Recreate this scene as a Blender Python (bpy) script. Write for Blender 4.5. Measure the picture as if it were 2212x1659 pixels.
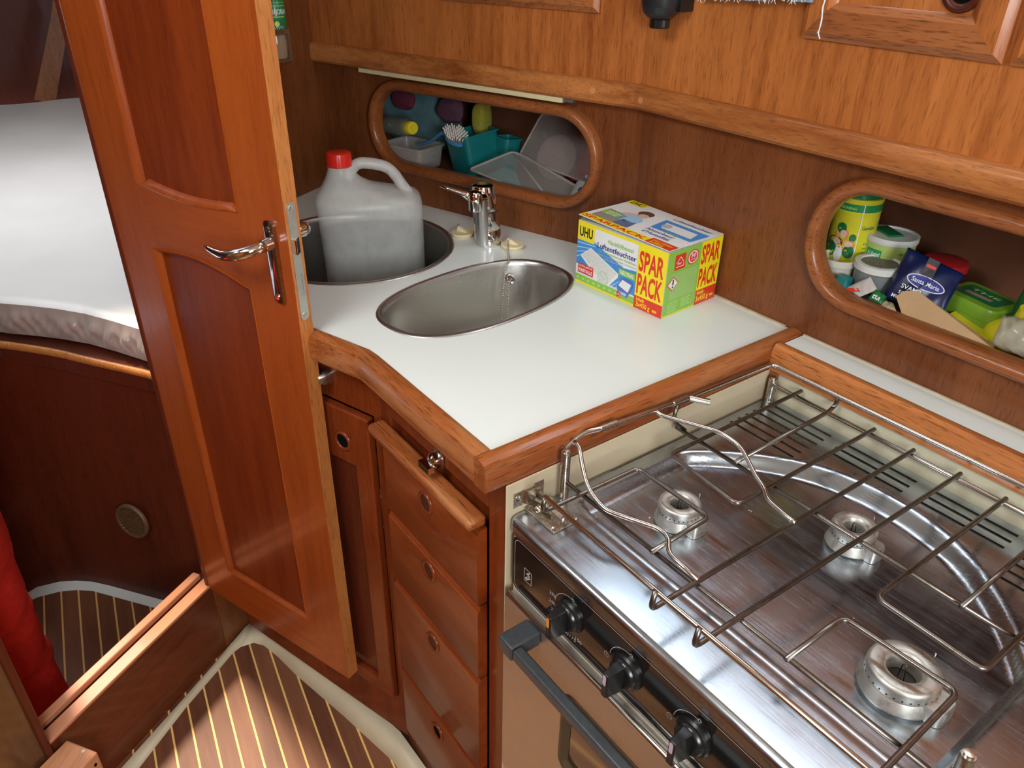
import bpy, bmesh, math, random
from mathutils import Vector, Matrix
random.seed(7)
PI = math.pi
for o in list(bpy.data.objects): bpy.data.objects.remove(o, do_unlink=True)
SC = bpy.context.scene
COL = SC.collection
# ------------------------------------------------------------------ camera
FPX = 1672.0; CXP, CYP = 1106.0, 829.5; HC = 0.54
RW = [Vector((0.592, 0.421, -0.687)), Vector((0.806, -0.292, 0.514)), Vector((0.016, -0.858, -0.513))]
def _basis():
    Z = -Vector((-51, 2800, FPX)).normalized()
    Y = Vector((2617, -946, FPX)); Y -= Z * Y.dot(Z); Y.normalize()
    X = Y.cross(Z)
    return [X, Y, Z]
RW = _basis()
CAMP = Vector((0, 0, HC))
cd = bpy.data.cameras.new('camera'); cam = bpy.data.objects.new('camera', cd); COL.objects.link(cam)
cd.sensor_width = 36.0; cd.lens = 36.0 * FPX / 2212.0; cd.clip_start = 0.02; cd.clip_end = 50
def c2w(v): return Vector((RW[0].dot(v), RW[1].dot(v), RW[2].dot(v)))
r_, u_, b_ = c2w(Vector((1, 0, 0))), c2w(Vector((0, -1, 0))), c2w(Vector((0, 0, -1)))
cam.matrix_world = Matrix(((r_.x, u_.x, b_.x, 0), (r_.y, u_.y, b_.y, 0), (r_.z, u_.z, b_.z, HC), (0, 0, 0, 1)))
SC.camera = cam
# pixel measurements of the photograph turned into real points on known planes
def ray(px, py): return c2w(Vector((px - CXP, py - CYP, FPX)))
def onz(p, z=0.0):
    d = ray(*p); return CAMP + d * ((z - HC) / d.z)
def onpl(p, P, N):
    d = ray(*p); return CAMP + d * ((Vector(P) - CAMP).dot(N) / d.dot(N))
# ------------------------------------------------------------------ world, lights, exposure
SC.view_settings.view_transform = 'Standard'; SC.view_settings.look = 'None'
SC.view_settings.gamma = 1.0; SC.view_settings.exposure = 0.42; SC.view_settings.use_curve_mapping = False
W = bpy.data.worlds.new('world'); SC.world = W; W.use_nodes = True
W.node_tree.nodes['Background'].inputs[0].default_value = (0.75, 0.85, 1.0, 1)
W.node_tree.nodes['Background'].inputs[1].default_value = 1.0
def area(name, loc, target, sx, sy, power, col=(1, 1, 1), spread=PI):
    l = bpy.data.lights.new(name, 'AREA'); l.shape = 'RECTANGLE'; l.size = sx; l.size_y = sy
    l.energy = power; l.color = col; l.spread = spread
    o = bpy.data.objects.new(name, l); COL.objects.link(o); o.location = loc
    o.rotation_euler = (Vector(target) - Vector(loc)).to_track_quat('-Z', 'Y').to_euler()
    return o
area('hatch_daylight', (-0.60, -0.30, 0.985), (-0.60, -0.10, -1), 0.55, 0.55, 12.5, (0.93, 0.98, 1.0))
area('companionway_daylight', (1.15, -0.25, 0.62), (-0.6, 0.75, 0.22), 0.6, 0.7, 21, (0.90, 0.97, 1.0))
area('port_light_daylight', (-0.52, 0.965, 0.70), (-0.52, 0.1, 0.25), 0.90, 0.20, 3.6, (0.82, 0.93, 1.0))
area('forecabin_hatch_daylight', (-2.7, 0.15, 0.75), (-2.6, 0.15, -1), 0.6, 0.6, 8, (0.97, 0.98, 1.0))
_s = bpy.data.lights.new('sun', 'SUN'); _s.energy = 5.5; _s.angle = math.radians(8); _s.color = (1.0, 0.86, 0.66)
_so = bpy.data.objects.new('sun', _s); COL.objects.link(_so); _so.rotation_euler = Vector((.46, .04, -1)).to_track_quat('-Z', 'Y').to_euler()
# ------------------------------------------------------------------ helpers
def setp(o, label=None, cat=None, group=None, kind=None):
    if label: o['label'] = label
    if cat: o['category'] = cat
    if group: o['group'] = group
    if kind: o['kind'] = kind
    return o
def thing(name, loc, label, cat, group=None, rz=0):
    o = bpy.data.objects.new(name, None); COL.objects.link(o); o.location = loc; o.rotation_euler = (0, 0, rz)
    o.empty_display_size = 0.02
    return setp(o, label, cat, group)
def rootloc(o):
    v = Vector((0, 0, 0))
    while o is not None:
        v += Vector(o.location); o = o.parent
    return v
def obj(name, bm, mats, parent=None, smooth=False, label=None, origin=None, bevel=0, auto=None):
    """link a bmesh (in world coordinates) as one mesh object"""
    if origin is None and parent is None:
        xs = [v.co for v in bm.verts]
        mn = Vector([min(c[i] for c in xs) for i in range(3)]); mx = Vector([max(c[i] for c in xs) for i in range(3)])
        origin = Vector(((mn.x + mx.x) / 2, (mn.y + mx.y) / 2, mn.z))
    if parent is not None: origin = rootloc(parent)
    origin = Vector(origin)
    bmesh.ops.translate(bm, vec=-origin, verts=bm.verts)
    me = bpy.data.meshes.new(name); bm.to_mesh(me); bm.free()
    if not isinstance(mats, (list, tuple)): mats = [mats]
    for m in mats: me.materials.append(m)
    o = bpy.data.objects.new(name, me); COL.objects.link(o)
    if parent is not None: o.parent = parent
    else: o.location = origin
    if smooth:
        for p in me.polygons: p.use_smooth = True
    if auto is not None:
        for p in me.polygons: p.use_smooth = True
        me.set_sharp_from_angle(angle=math.radians(auto))
    if bevel:
        b = o.modifiers.new('bevel', 'BEVEL'); b.width = bevel; b.segments = 3; b.limit_method = 'ANGLE'; b.angle_limit = 0.7
        for p in me.polygons: p.use_smooth = True
        try: me.set_sharp_from_angle(angle=math.radians(50))
        except Exception: pass
        b.harden_normals = False
    if label: o['label'] = label
    return o
def struct(name, bm, mats, **k):
    k.setdefault('origin', (0, 0, 0))
    o = obj(name, bm, mats, **k); o['kind'] = 'structure'; return o
def BM(): return bmesh.new()
def box(bm, x0, x1, y0, y1, z0, z1, M=None, mi=0):
    vs = [bm.verts.new((x, y, z)) for x in (x0, x1) for y in (y0, y1) for z in (z0, z1)]
    if M is not None:
        for v in vs: v.co = M @ v.co
    q = [(0, 1, 3, 2), (4, 6, 7, 5), (0, 4, 5, 1), (2, 3, 7, 6), (0, 2, 6, 4), (1, 5, 7, 3)]
    for f in q:
        fc = bm.faces.new([vs[i] for i in f]); fc.material_index = mi
    return vs
def frame(o, u, v, n=None):
    """matrix: local x->u, y->v, z->n at origin o"""
    u = Vector(u).normalized(); v = Vector(v).normalized()
    n = Vector(n).normalized() if n is not None else u.cross(v).normalized()
    return Matrix(((u.x, v.x, n.x, o[0]), (u.y, v.y, n.y, o[1]), (u.z, v.z, n.z, o[2]), (0, 0, 0, 1)))
def plate(bm, outer, holes, t, M=None, mi=0):
    """flat plate with holes: 2d loops, front at z=0, back at z=-t"""
    allv = []
    for zz in (0, -t):
        es = []; loops = []
        for lp in [outer] + list(holes):
            vs = [bm.verts.new((p[0], p[1], zz)) for p in lp]
            loops.append(vs)
            for i in range(len(vs)): es.append(bm.edges.new((vs[i], vs[(i + 1) % len(vs)])))
        r = bmesh.ops.triangle_fill(bm, use_beauty=True, use_dissolve=False, edges=es)
        for g in r['geom']:
            if isinstance(g, bmesh.types.BMFace): g.material_index = mi
        allv.append(loops)
        if t == 0: break
    if t:
        for a, b in zip(allv[0], allv[1]):
            for i in range(len(a)):
                j = (i + 1) % len(a)
                f = bm.faces.new((a[i], a[j], b[j], b[i])); f.material_index = mi
    vv = [v for L in allv for l in L for v in l]
    if M is not None:
        for v in vv: v.co = M @ v.co
    bmesh.ops.recalc_face_normals(bm, faces=bm.faces)
def ring(bm, path, prof, M=None, closed=True, cap=False, mi=0):
    """path: 2d loop (ccw); prof: (d outward, h) list -> swept surface"""
    n = len(path); rows = []
    nr = []
    for i in range(n):
        a = Vector(path[i - 1] if closed or i > 0 else path[i]); b = Vector(path[(i + 1) % n] if closed or i < n - 1 else path[i])
        t = (b - a).normalized(); nr.append(Vector((t.y, -t.x)))
    for (d, h) in prof:
        rows.append([bm.verts.new((path[i][0] + nr[i].x * d, path[i][1] + nr[i].y * d, h)) for i in range(n)])
    for k in range(len(rows) - 1):
        for i in range(n if closed else n - 1):
            j = (i + 1) % n
            f = bm.faces.new((rows[k][i], rows[k][j], rows[k + 1][j], rows[k + 1][i])); f.material_index = mi
    if cap: bm.faces.new(rows[-1]).material_index = mi
    if not closed and len(prof) > 2:
        try:
            bm.faces.new([r[0] for r in rows]); bm.faces.new([r[-1] for r in rows])
        except Exception: pass
    if M is not None:
        for r in rows:
            for v in r: v.co = M @ v.co
    return rows
def stadium(x0, x1, y0, y1, r, n=10):
    """ccw rounded rectangle"""
    pts = []
    for cx, cy, a0 in ((x1 - r, y0 + r, -PI / 2), (x1 - r, y1 - r, 0), (x0 + r, y1 - r, PI / 2), (x0 + r, y0 + r, PI)):
        for i in range(n + 1):
            a = a0 + PI / 2 * i / n; pts.append((cx + r * math.cos(a), cy + r * math.sin(a)))
    return pts
def superell(cx, cy, a, b, e=2.0, n=48, rot=0):
    pts = []
    for i in range(n):
        t = 2 * PI * i / n; c, s = math.cos(t), math.sin(t)
        x = a * math.copysign(abs(c) ** (2 / e), c); y = b * math.copysign(abs(s) ** (2 / e), s)
        pts.append((cx + x * math.cos(rot) - y * math.sin(rot), cy + x * math.sin(rot) + y * math.cos(rot)))
    return pts
def fillet(pts, r, n=5, closed=False):
    """round the corners of a 3d polyline"""
    P = [Vector(p) for p in pts]; out = []
    N = len(P)
    for i in range(N):
        if not closed and i in (0, N - 1): out.append(P[i]); continue
        a, b, c = P[i - 1], P[i], P[(i + 1) % N]
        rr = min(r, (a - b).length * .49, (c - b).length * .49)
        p0 = b + (a - b).normalized() * rr; p1 = b + (c - b).normalized() * rr
        for k in range(n + 1):
            t = k / n; out.append(p0 * (1 - t) ** 2 + b * 2 * t * (1 - t) + p1 * t * t)
    return out
def tube(bm, pts, r, n=10, closed=False, mi=0, rads=None, flat=1.0, up=None, caps=True):
    P = [Vector(p) for p in pts]; N = len(P); rows = []
    T = []
    for i in range(N):
        a = P[i - 1] if (closed or i > 0) else P[i]; b = P[(i + 1) % N] if (closed or i < N - 1) else P[i]
        T.append((b - a).normalized())
    ref = Vector(up) if up else (Vector((0, 0, 1)) if abs(T[0].z) < .9 else Vector((1, 0, 0)))
    u = ref - T[0] * ref.dot(T[0]); u.normalize()
    for i in range(N):
        u = u - T[i] * u.dot(T[i])
        if u.length < 1e-6: u = T[i].orthogonal()
        u.normalize(); w = T[i].cross(u)
        rr = rads[i] if rads else r
        rows.append([bm.verts.new(P[i] + u * (rr * flat * math.cos(2 * PI * k / n)) + w * (rr * math.sin(2 * PI * k / n))) for k in range(n)])
    for i in range(N if closed else N - 1):
        A, B = rows[i], rows[(i + 1) % N]
        for k in range(n):
            f = bm.faces.new((A[k], A[(k + 1) % n], B[(k + 1) % n], B[k])); f.material_index = mi; f.smooth = True
    if caps and not closed:
        bm.faces.new(rows[0][::-1]).material_index = mi; bm.faces.new(rows[-1]).material_index = mi
def lathe(bm, prof, M=None, n=32, mi=0, cap0=True, cap1=True, sx=1.0):
    rows = []
    for r, z in prof:
        rows.append([bm.verts.new((sx * r * math.cos(2 * PI * k / n), r * math.sin(2 * PI * k / n), z)) for k in range(n)])
    for i in range(len(rows) - 1):
        A, B = rows[i], rows[i + 1]
        for k in range(n):
            f = bm.faces.new((A[k], A[(k + 1) % n], B[(k + 1) % n], B[k])); f.material_index = mi
    if cap0 and prof[0][0] > 1e-5: bm.faces.new(rows[0][::-1]).material_index = mi
    if cap1 and prof[-1][0] > 1e-5: bm.faces.new(rows[-1]).material_index = mi
    if M is not None:
        for r in rows:
            for v in r: v.co = M @ v.co
    return rows
def cyl(bm, a, b, r, n=20, mi=0, r2=None):
    tube(bm, [a, b], r, n=n, mi=mi, rads=[r, r if r2 is None else r2])
def T(x, y, z): return Matrix.Translation((x, y, z))
def loft(bm, loops, cap0=True, cap1=True, mi=0):
    rows = [[bm.verts.new(p) for p in l] for l in loops]
    n = len(rows[0])
    for i in range(len(rows) - 1):
        for k in range(n):
            f = bm.faces.new((rows[i][k], rows[i][(k + 1) % n], rows[i + 1][(k + 1) % n], rows[i + 1][k])); f.material_index = mi
    if cap0: bm.faces.new(rows[0][::-1]).material_index = mi
    if cap1: bm.faces.new(rows[-1]).material_index = mi
    return rows
# ------------------------------------------------------------------ materials
MATS = {}
def nt(name):
    m = bpy.data.materials.new(name); m.use_nodes = True
    t = m.node_tree; b = t.nodes['Principled BSDF']; return m, t, b
def plain(name, col, rough=0.5, metal=0.0, spec=0.5, noise=0.0, nscale=60, bump=0.0, coat=0.0, trans=0.0, alpha=1.0, sheen=0, stretch=None, emit=None):
    if name in MATS: return MATS[name]
    m, t, b = nt(name); N = t.nodes; L = t.links
    b.inputs['Base Color'].default_value = (*col, 1); b.inputs['Roughness'].default_value = rough
    b.inputs['Metallic'].default_value = metal; b.inputs['Specular IOR Level'].default_value = spec
    b.inputs['Coat Weight'].default_value = coat; b.inputs['Coat Roughness'].default_value = 0.08
    b.inputs['Transmission Weight'].default_value = trans; b.inputs['Alpha'].default_value = alpha
    b.inputs['Sheen Weight'].default_value = sheen
    tc = N.new('ShaderNodeTexCoord'); mp = N.new('ShaderNodeMapping'); L.new(tc.outputs['Object'], mp.inputs['Vector'])
    if stretch: mp.inputs['Scale'].default_value = stretch
    nz = N.new('ShaderNodeTexNoise'); nz.inputs['Scale'].default_value = nscale; nz.inputs['Detail'].default_value = 5
    L.new(mp.outputs[0], nz.inputs['Vector'])
    if noise:
        mx = N.new('ShaderNodeMix'); mx.data_type = 'RGBA'; mx.blend_type = 'MULTIPLY'; mx.inputs[0].default_value = 1
        mr = N.new('ShaderNodeMapRange'); mr.inputs[1].default_value = .3; mr.inputs[2].default_value = .7
        mr.inputs[3].default_value = 1 - noise; mr.inputs[4].default_value = 1 + noise * .4
        L.new(nz.outputs['Fac'], mr.inputs[0]); mx.inputs[6].default_value = (*col, 1); L.new(mr.outputs[0], mx.inputs[7]); L.new(mx.outputs[2], b.inputs['Base Color'])
    if bump:
        bp = N.new('ShaderNodeBump'); bp.inputs['Strength'].default_value = bump; bp.inputs['Distance'].default_value = .002
        L.new(nz.outputs['Fac'], bp.inputs['Height']); L.new(bp.outputs[0], b.inputs['Normal'])
    MATS[name] = m; return m
def wood(name, g, light=(.46, .155, .045), dark=(.20, .052, .014), sc=1.0, rough=.33, coat=.25, pores=.5, wear=0.0, bands=7):
    """varnished wood, grain running along direction g"""
    if name in MATS: return MATS[name]
    m, t, b = nt(name); N = t.nodes; L = t.links
    g = Vector(g).normalized(); a = g.orthogonal().normalized() if abs(g.z) < .9 else Vector((1, 0, 0)); a = (a - g * a.dot(g)).normalized(); c = g.cross(a)
    tc = N.new('ShaderNodeTexCoord')
    def dot(v):
        d = N.new('ShaderNodeVectorMath'); d.operation = 'DOT_PRODUCT'; d.inputs[1].default_value = v
        L.new(tc.outputs['Object'], d.inputs[0]); return d.outputs['Value']
    cb = N.new('ShaderNodeCombineXYZ')
    da, dc, dg = dot(a), dot(c), dot(g)
    mg = N.new('ShaderNodeMath'); mg.operation = 'MULTIPLY'; mg.inputs[1].default_value = .10; L.new(dg, mg.inputs[0])
    L.new(da, cb.inputs[0]); L.new(dc, cb.inputs[1]); L.new(mg.outputs[0], cb.inputs[2])
    n1 = N.new('ShaderNodeTexNoise'); n1.inputs['Scale'].default_value = bands * sc; n1.inputs['Detail'].default_value = 3; n1.inputs['Distortion'].default_value = .6
    n2 = N.new('ShaderNodeTexNoise'); n2.inputs['Scale'].default_value = 55 * sc; n2.inputs['Detail'].default_value = 6; n2.inputs['Roughness'].default_value = .65
    n3 = N.new('ShaderNodeTexNoise'); n3.inputs['Scale'].default_value = 420 * sc; n3.inputs['Detail'].default_value = 3
    for n in (n1, n2, n3): L.new(cb.outputs[0], n.inputs['Vector'])
    ad = N.new('ShaderNodeMath'); ad.operation = 'MULTIPLY_ADD'; ad.inputs[1].default_value = .55; L.new(n1.outputs['Fac'], ad.inputs[0])
    m2 = N.new('ShaderNodeMath'); m2.operation = 'MULTIPLY'; m2.inputs[1].default_value = .45; L.new(n2.outputs['Fac'], m2.inputs[0]); L.new(m2.outputs[0], ad.inputs[2])
    cr = N.new('ShaderNodeValToRGB'); cr.color_ramp.elements[0].position = .36; cr.color_ramp.elements[1].position = .62
    cr.color_ramp.elements[0].color = (*dark, 1); cr.color_ramp.elements[1].color = (*light, 1)
    mid = cr.color_ramp.elements.new(.49); mid.color = (*[(x * .42 + y * .58) for x, y in zip(dark, light)], 1)
    L.new(ad.outputs[0], cr.inputs[0])
    pr = N.new('ShaderNodeMapRange'); pr.inputs[1].default_value = .33; pr.inputs[2].default_value = .46; pr.inputs[3].default_value = 1 - pores; pr.inputs[4].default_value = 1
    L.new(n3.outputs['Fac'], pr.inputs[0])
    mx = N.new('ShaderNodeMix'); mx.data_type = 'RGBA'; mx.blend_type = 'MULTIPLY'; mx.inputs[0].default_value = 1
    L.new(cr.outputs[0], mx.inputs[6]); L.new(pr.outputs[0], mx.inputs[7])
    out = mx.outputs[2]
    if wear:
        nw = N.new('ShaderNodeTexNoise'); nw.inputs['Scale'].default_value = 38; nw.inputs['Detail'].default_value = 6; L.new(cb.outputs[0], nw.inputs['Vector'])
        wr = N.new('ShaderNodeMapRange'); wr.inputs[1].default_value = .52; wr.inputs[2].default_value = .62; wr.inputs[4].default_value = wear; L.new(nw.outputs['Fac'], wr.inputs[0])
        wm = N.new('ShaderNodeMix'); wm.data_type = 'RGBA'; L.new(wr.outputs[0], wm.inputs[0]); L.new(out, wm.inputs[6]); wm.inputs[7].default_value = (.62, .30, .12, 1); out = wm.outputs[2]
    L.new(out, b.inputs['Base Color'])
    b.inputs['Roughness'].default_value = rough; b.inputs['Coat Weight'].default_value = coat; b.inputs['Coat Roughness'].default_value = .12; b.inputs['Specular IOR Level'].default_value = .25
    bp = N.new('ShaderNodeBump'); bp.inputs['Strength'].default_value = .12; bp.inputs['Distance'].default_value = .001
    L.new(n3.outputs['Fac'], bp.inputs['Height']); L.new(bp.outputs[0], b.inputs['Normal'])
    MATS[name] = m; return m
def steel(name, col=(.62, .60, .57), rough=.22, d=(1, 0, 0), scratch=.12, dirt=0.0, aniso=0.0):
    if name in MATS: return MATS[name]
    m, t, b = nt(name); N = t.nodes; L = t.links
    b.inputs['Metallic'].default_value = 1; b.inputs['Base Color'].default_value = (*col, 1)
    b.inputs['Anisotropic'].default_value = aniso
    tc = N.new('ShaderNodeTexCoord'); mp = N.new('ShaderNodeMapping')
    mp.inputs['Scale'].default_value = tuple(.04 if abs(v) > .5 else 1 for v in d); L.new(tc.outputs['Object'], mp.inputs['Vector'])
    nz = N.new('ShaderNodeTexNoise'); nz.inputs['Scale'].default_value = 420; nz.inputs['Detail'].default_value = 4; L.new(mp.outputs[0], nz.inputs['Vector'])
    n2 = N.new('ShaderNodeTexNoise'); n2.inputs['Scale'].default_value = 14; n2.inputs['Detail'].default_value = 6; n2.inputs['Roughness'].default_value = .7; L.new(tc.outputs['Object'], n2.inputs['Vector'])
    mr = N.new('ShaderNodeMapRange'); mr.inputs[1].default_value = .3; mr.inputs[2].default_value = .7; mr.inputs[3].default_value = max(.02, rough - scratch * .5); mr.inputs[4].default_value = rough + scratch
    mm = N.new('ShaderNodeMath'); mm.operation = 'MULTIPLY_ADD'; mm.inputs[1].default_value = .5
    L.new(nz.outputs['Fac'], mm.inputs[0]); m3 = N.new('ShaderNodeMath'); m3.operation = 'MULTIPLY'; m3.inputs[1].default_value = .5; L.new(n2.outputs['Fac'], m3.inputs[0]); L.new(m3.outputs[0], mm.inputs[2])
    L.new(mm.outputs[0], mr.inputs[0]); L.new(mr.outputs[0], b.inputs['Roughness'])
    if dirt:
        n4 = N.new('ShaderNodeTexNoise'); n4.inputs['Scale'].default_value = 90; n4.inputs['Detail'].default_value = 5; L.new(tc.outputs['Object'], n4.inputs['Vector'])
        r4 = N.new('ShaderNodeMapRange'); r4.inputs[1].default_value = .5; r4.inputs[2].default_value = .68; r4.inputs[4].default_value = dirt; L.new(n4.outputs['Fac'], r4.inputs[0])
        wm = N.new('ShaderNodeMix'); wm.data_type = 'RGBA'; L.new(r4.outputs[0], wm.inputs[0]); wm.inputs[6].default_value = (*col, 1); wm.inputs[7].default_value = (.12, .07, .035, 1); L.new(wm.outputs[2], b.inputs['Base Color'])
    bp = N.new('ShaderNodeBump'); bp.inputs['Strength'].default_value = .02; bp.inputs['Distance'].default_value = .0005
    L.new(nz.outputs['Fac'], bp.inputs['Height']); L.new(bp.outputs[0], b.inputs['Normal'])
    MATS[name] = m; return m
def clearplastic(name, col=(.75, .76, .74), see=.5, rough=.3):
    if name in MATS: return MATS[name]
    m, t, b = nt(name); N = t.nodes; L = t.links
    b.inputs['Base Color'].default_value = (*col, 1); b.inputs['Roughness'].default_value = rough
    tr = N.new('ShaderNodeBsdfTransparent'); mx = N.new('ShaderNodeMixShader')
    nz = N.new('ShaderNodeTexNoise'); nz.inputs['Scale'].default_value = 9
    mr = N.new('ShaderNodeMapRange'); mr.inputs[3].default_value = see - .08; mr.inputs[4].default_value = see + .08
    L.new(nz.outputs['Fac'], mr.inputs[0]); L.new(mr.outputs[0], mx.inputs[0])
    L.new(b.outputs[0], mx.inputs[1]); L.new(tr.outputs[0], mx.inputs[2]); L.new(mx.outputs[0], N['Material Output'].inputs[0])
    MATS[name] = m; return m
ZG = (0, 0, 1)
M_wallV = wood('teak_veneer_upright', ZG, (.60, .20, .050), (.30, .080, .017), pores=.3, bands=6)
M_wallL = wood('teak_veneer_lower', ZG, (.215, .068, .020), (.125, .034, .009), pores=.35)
M_door = wood('mahogany_door_upright', ZG, (.35, .070, .010), (.24, .040, .006), pores=.15, bands=5)
M_doorH = wood('mahogany_door_rail', (.94, .341, 0), (.35, .070, .010), (.24, .040, .006), pores=.15, bands=5)
M_doorE = wood('oak_door_edge', ZG, (.62, .24, .065), (.45, .15, .035), pores=.35, coat=.1, rough=.45)
M_cab = wood('mahogany_cabinet_upright', ZG, (.22, .040, .007), (.12, .017, .004), pores=.3)
M_cabX = wood('mahogany_cabinet_cross', (1, 0, 0), (.28, .055, .009), (.17, .027, .005), pores=.3)
M_cabA = wood('mahogany_angled_cross', (.95, .318, 0), (.24, .05, .010), (.13, .022, .005), pores=.3)
M_fidX = wood('teak_fiddle_cross', (1, 0, 0), (.42, .125, .032), (.22, .052, .012), wear=.3)
M_fidY = wood('teak_fiddle_depth', (0, 1, 0), (.38, .11, .028), (.20, .046, .011), wear=.2)
M_fidA = wood('teak_fiddle_angled', (.95, .318, 0), (.48, .16, .045), (.26, .07, .018), wear=.2)
M_oval = wood('teak_oval_frame', (1, 0, 0), (.33, .105, .03), (.19, .05, .014))
M_moul = wood('teak_moulding', (1, .05, 0), (.56, .21, .06), (.27, .075, .018), sc=1.3, pores=.35, bands=14)
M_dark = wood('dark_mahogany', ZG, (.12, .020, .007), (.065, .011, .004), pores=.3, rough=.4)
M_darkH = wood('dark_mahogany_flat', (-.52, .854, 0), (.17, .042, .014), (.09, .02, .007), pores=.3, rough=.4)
M_sill = wood('teak_sill_worn', (-.52, .854, 0), (.60, .25, .13), (.50, .19, .09), coat=.4, rough=.3, pores=.1)
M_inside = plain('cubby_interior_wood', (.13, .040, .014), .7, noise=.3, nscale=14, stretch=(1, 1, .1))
M_white = plain('white_laminate', (.78, .82, .78), .16, spec=.5, noise=.03, nscale=5)
M_cream = plain('cream_moulded_liner', (.62, .52, .35), .35, noise=.08, nscale=8)
M_creamf = plain('cream_painted_margin', (.60, .50, .34), .45, noise=.10, nscale=12)
M_creamc = plain('cream_ceiling', (.72, .66, .52), .55, noise=.05)
M_steel = steel('brushed_steel_hob', (.43, .475, .53), .21, (1, .0, 0), .13); M_steel.node_tree.nodes['Bump'].inputs['Strength'].default_value = .006
M_sink = steel('sink_steel', (.58, .56, .52), .30, (0, 0, 0), .12)
M_rim = steel('sink_rim_steel', (.50, .49, .48), .34, (0, 0, 0), .1)
M_chrome = steel('chrome', (.80, .78, .76), .05, (0, 0, 0), .03)
M_chromed = steel('worn_chrome_plate', (.55, .52, .50), .09, (0, 0, 0), .10, dirt=.3)
M_zinc = steel('zinc_lock_plate', (.62, .64, .60), .42, (0, 0, 1), .1, dirt=.12)
M_rod = steel('dark_steel_rod', (.23, .205, .18), .30, (0, 0, 0), .12, dirt=.45)
M_rodb = steel('bright_steel_rod', (.66, .63, .58), .20, (0, 0, 0), .06, dirt=.06)
M_brassy = steel('aged_nickel', (.52, .47, .40), .26, (0, 0, 0), .1, dirt=.12)
M_alu = steel('burner_aluminium', (.66, .64, .59), .46, (0, 0, 0), .14, dirt=.35)
M_alud = plain('burner_soot', (.035, .025, .018), .8, noise=.4, nscale=200)
M_void = plain('black_void', (.006, .006, .006), .9, spec=0.0, noise=.1)
M_blackg = plain('black_enamel_panel', (.010, .009, .008), .08, coat=.6, noise=.1)
M_blackp = plain('black_plastic', (.012, .012, .012), .22, noise=.1)
M_grip = plain('dark_grey_handle', (.05, .055, .06), .38, noise=.2, nscale=160)
M_print = plain('pale_grey_print', (.55, .53, .50), .5, noise=.05)
M_beige = steel('beige_oven_door_steel', (.60, .56, .50), .42, (0, 0, 0), .16)
M_glassd = plain('dark_oven_glass', (.05, .035, .018), .06, coat=.5, noise=.1)
M_jug = clearplastic('milky_plastic', (.94, .95, .91), .60, .30)
M_water = plain('grey_liquid', (.12, .13, .13), .12, noise=.04)
M_red = plain('red_plastic', (.70, .025, .015), .30, noise=.06)
M_cloth = plain('blue_terry_cloth', (.015, .045, .19), .95, noise=.5, nscale=500, bump=.6, sheen=.4)
M_stop = plain('ivory_rubber', (.80, .68, .42), .45, noise=.06)
# ------------------------------------------------------------------ printed artwork
def textmesh(s, bold=0.0, size=1.0):
    c = bpy.data.curves.new('t', 'FONT'); c.body = s; c.size = size; c.offset = bold; c.align_x = 'LEFT'; c.resolution_u = 3
    o = bpy.data.objects.new('t', c); COL.objects.link(o)
    dg = bpy.context.evaluated_depsgraph_get(); dg.update()
    me = bpy.data.meshes.new_from_object(o.evaluated_get(dg)); bpy.data.objects.remove(o); bpy.data.curves.remove(c)
    return me
class Art:
    """flat printing on a face; local x,y in metres, level lifts by 0.1 mm; fn maps local -> world"""
    def __init__(s, M=None, fn=None, step=.00012):
        s.bm = BM(); s.mats = []; s.M = M; s.fn = fn or (lambda p: M @ Vector(p)); s.step = step
    def mi(s, m):
        if m not in s.mats: s.mats.append(m)
        return s.mats.index(m)
    def poly(s, pts, m, lv=1):
        vs = [s.bm.verts.new(s.fn((p[0], p[1], lv * s.step))) for p in pts]
        f = s.bm.faces.new(vs); f.material_index = s.mi(m)
    def rect(s, x0, y0, x1, y1, m, lv=1, nx=1):
        for i in range(nx):
            a = x0 + (x1 - x0) * i / nx; b = x0 + (x1 - x0) * (i + 1) / nx
            s.poly([(a, y0), (b, y0), (b, y1), (a, y1)], m, lv)
    def ell(s, cx, cy, a, b, m, lv=1, n=20, rot=0):
        s.poly([(cx + a * math.cos(t) * math.cos(rot) - b * math.sin(t) * math.sin(rot), cy + a * math.cos(t) * math.sin(rot) + b * math.sin(t) * math.cos(rot)) for t in [2 * PI * i / n for i in range(n)]], m, lv)
    def line(s, pts, w, m, lv=1):
        for (a, b) in zip(pts[:-1], pts[1:]):
            a = Vector(a); b = Vector(b); d = (b - a).normalized(); q = Vector((-d.y, d.x)) * w / 2
            s.poly([a - q, b - q, b + q, a + q], m, lv)
    def text(s, t, x, y, h, m, lv=3, w=None, bold=.012, rot=0, shear=0):
        me = textmesh(t, bold)
        xs = [v.co.x for v in me.vertices]; ys = [v.co.y for v in me.vertices]
        if not xs: return
        sy = h / .72; sx = sy if w is None else w / (max(xs) - min(xs)); x0 = min(xs)
        vs = []
        for v in me.vertices:
            lx = (v.co.x - x0) * sx + shear * v.co.y * sy; ly = v.co.y * sy
            px = x + lx * math.cos(rot) - ly * math.sin(rot); py = y + lx * math.sin(rot) + ly * math.cos(rot)
            vs.append(s.bm.verts.new(s.fn((px, py, lv * s.step))))
        k = s.mi(m)
        for p in me.polygons:
            try: s.bm.faces.new([vs[i] for i in p.vertices]).material_index = k
            except Exception: pass
        bpy.data.meshes.remove(me)
    def done(s, name, parent, label=None): return obj(name, s.bm, s.mats, parent, label=label)
def ink(name, col): return plain('ink_' + name, col, .35, noise=.02)
I_y = ink('yellow', (.90, .75, .015)); I_r = ink('red', (.72, .045, .02)); I_w = ink('white', (.82, .82, .80)); I_g = ink('green', (.27, .55, .08))
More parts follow.
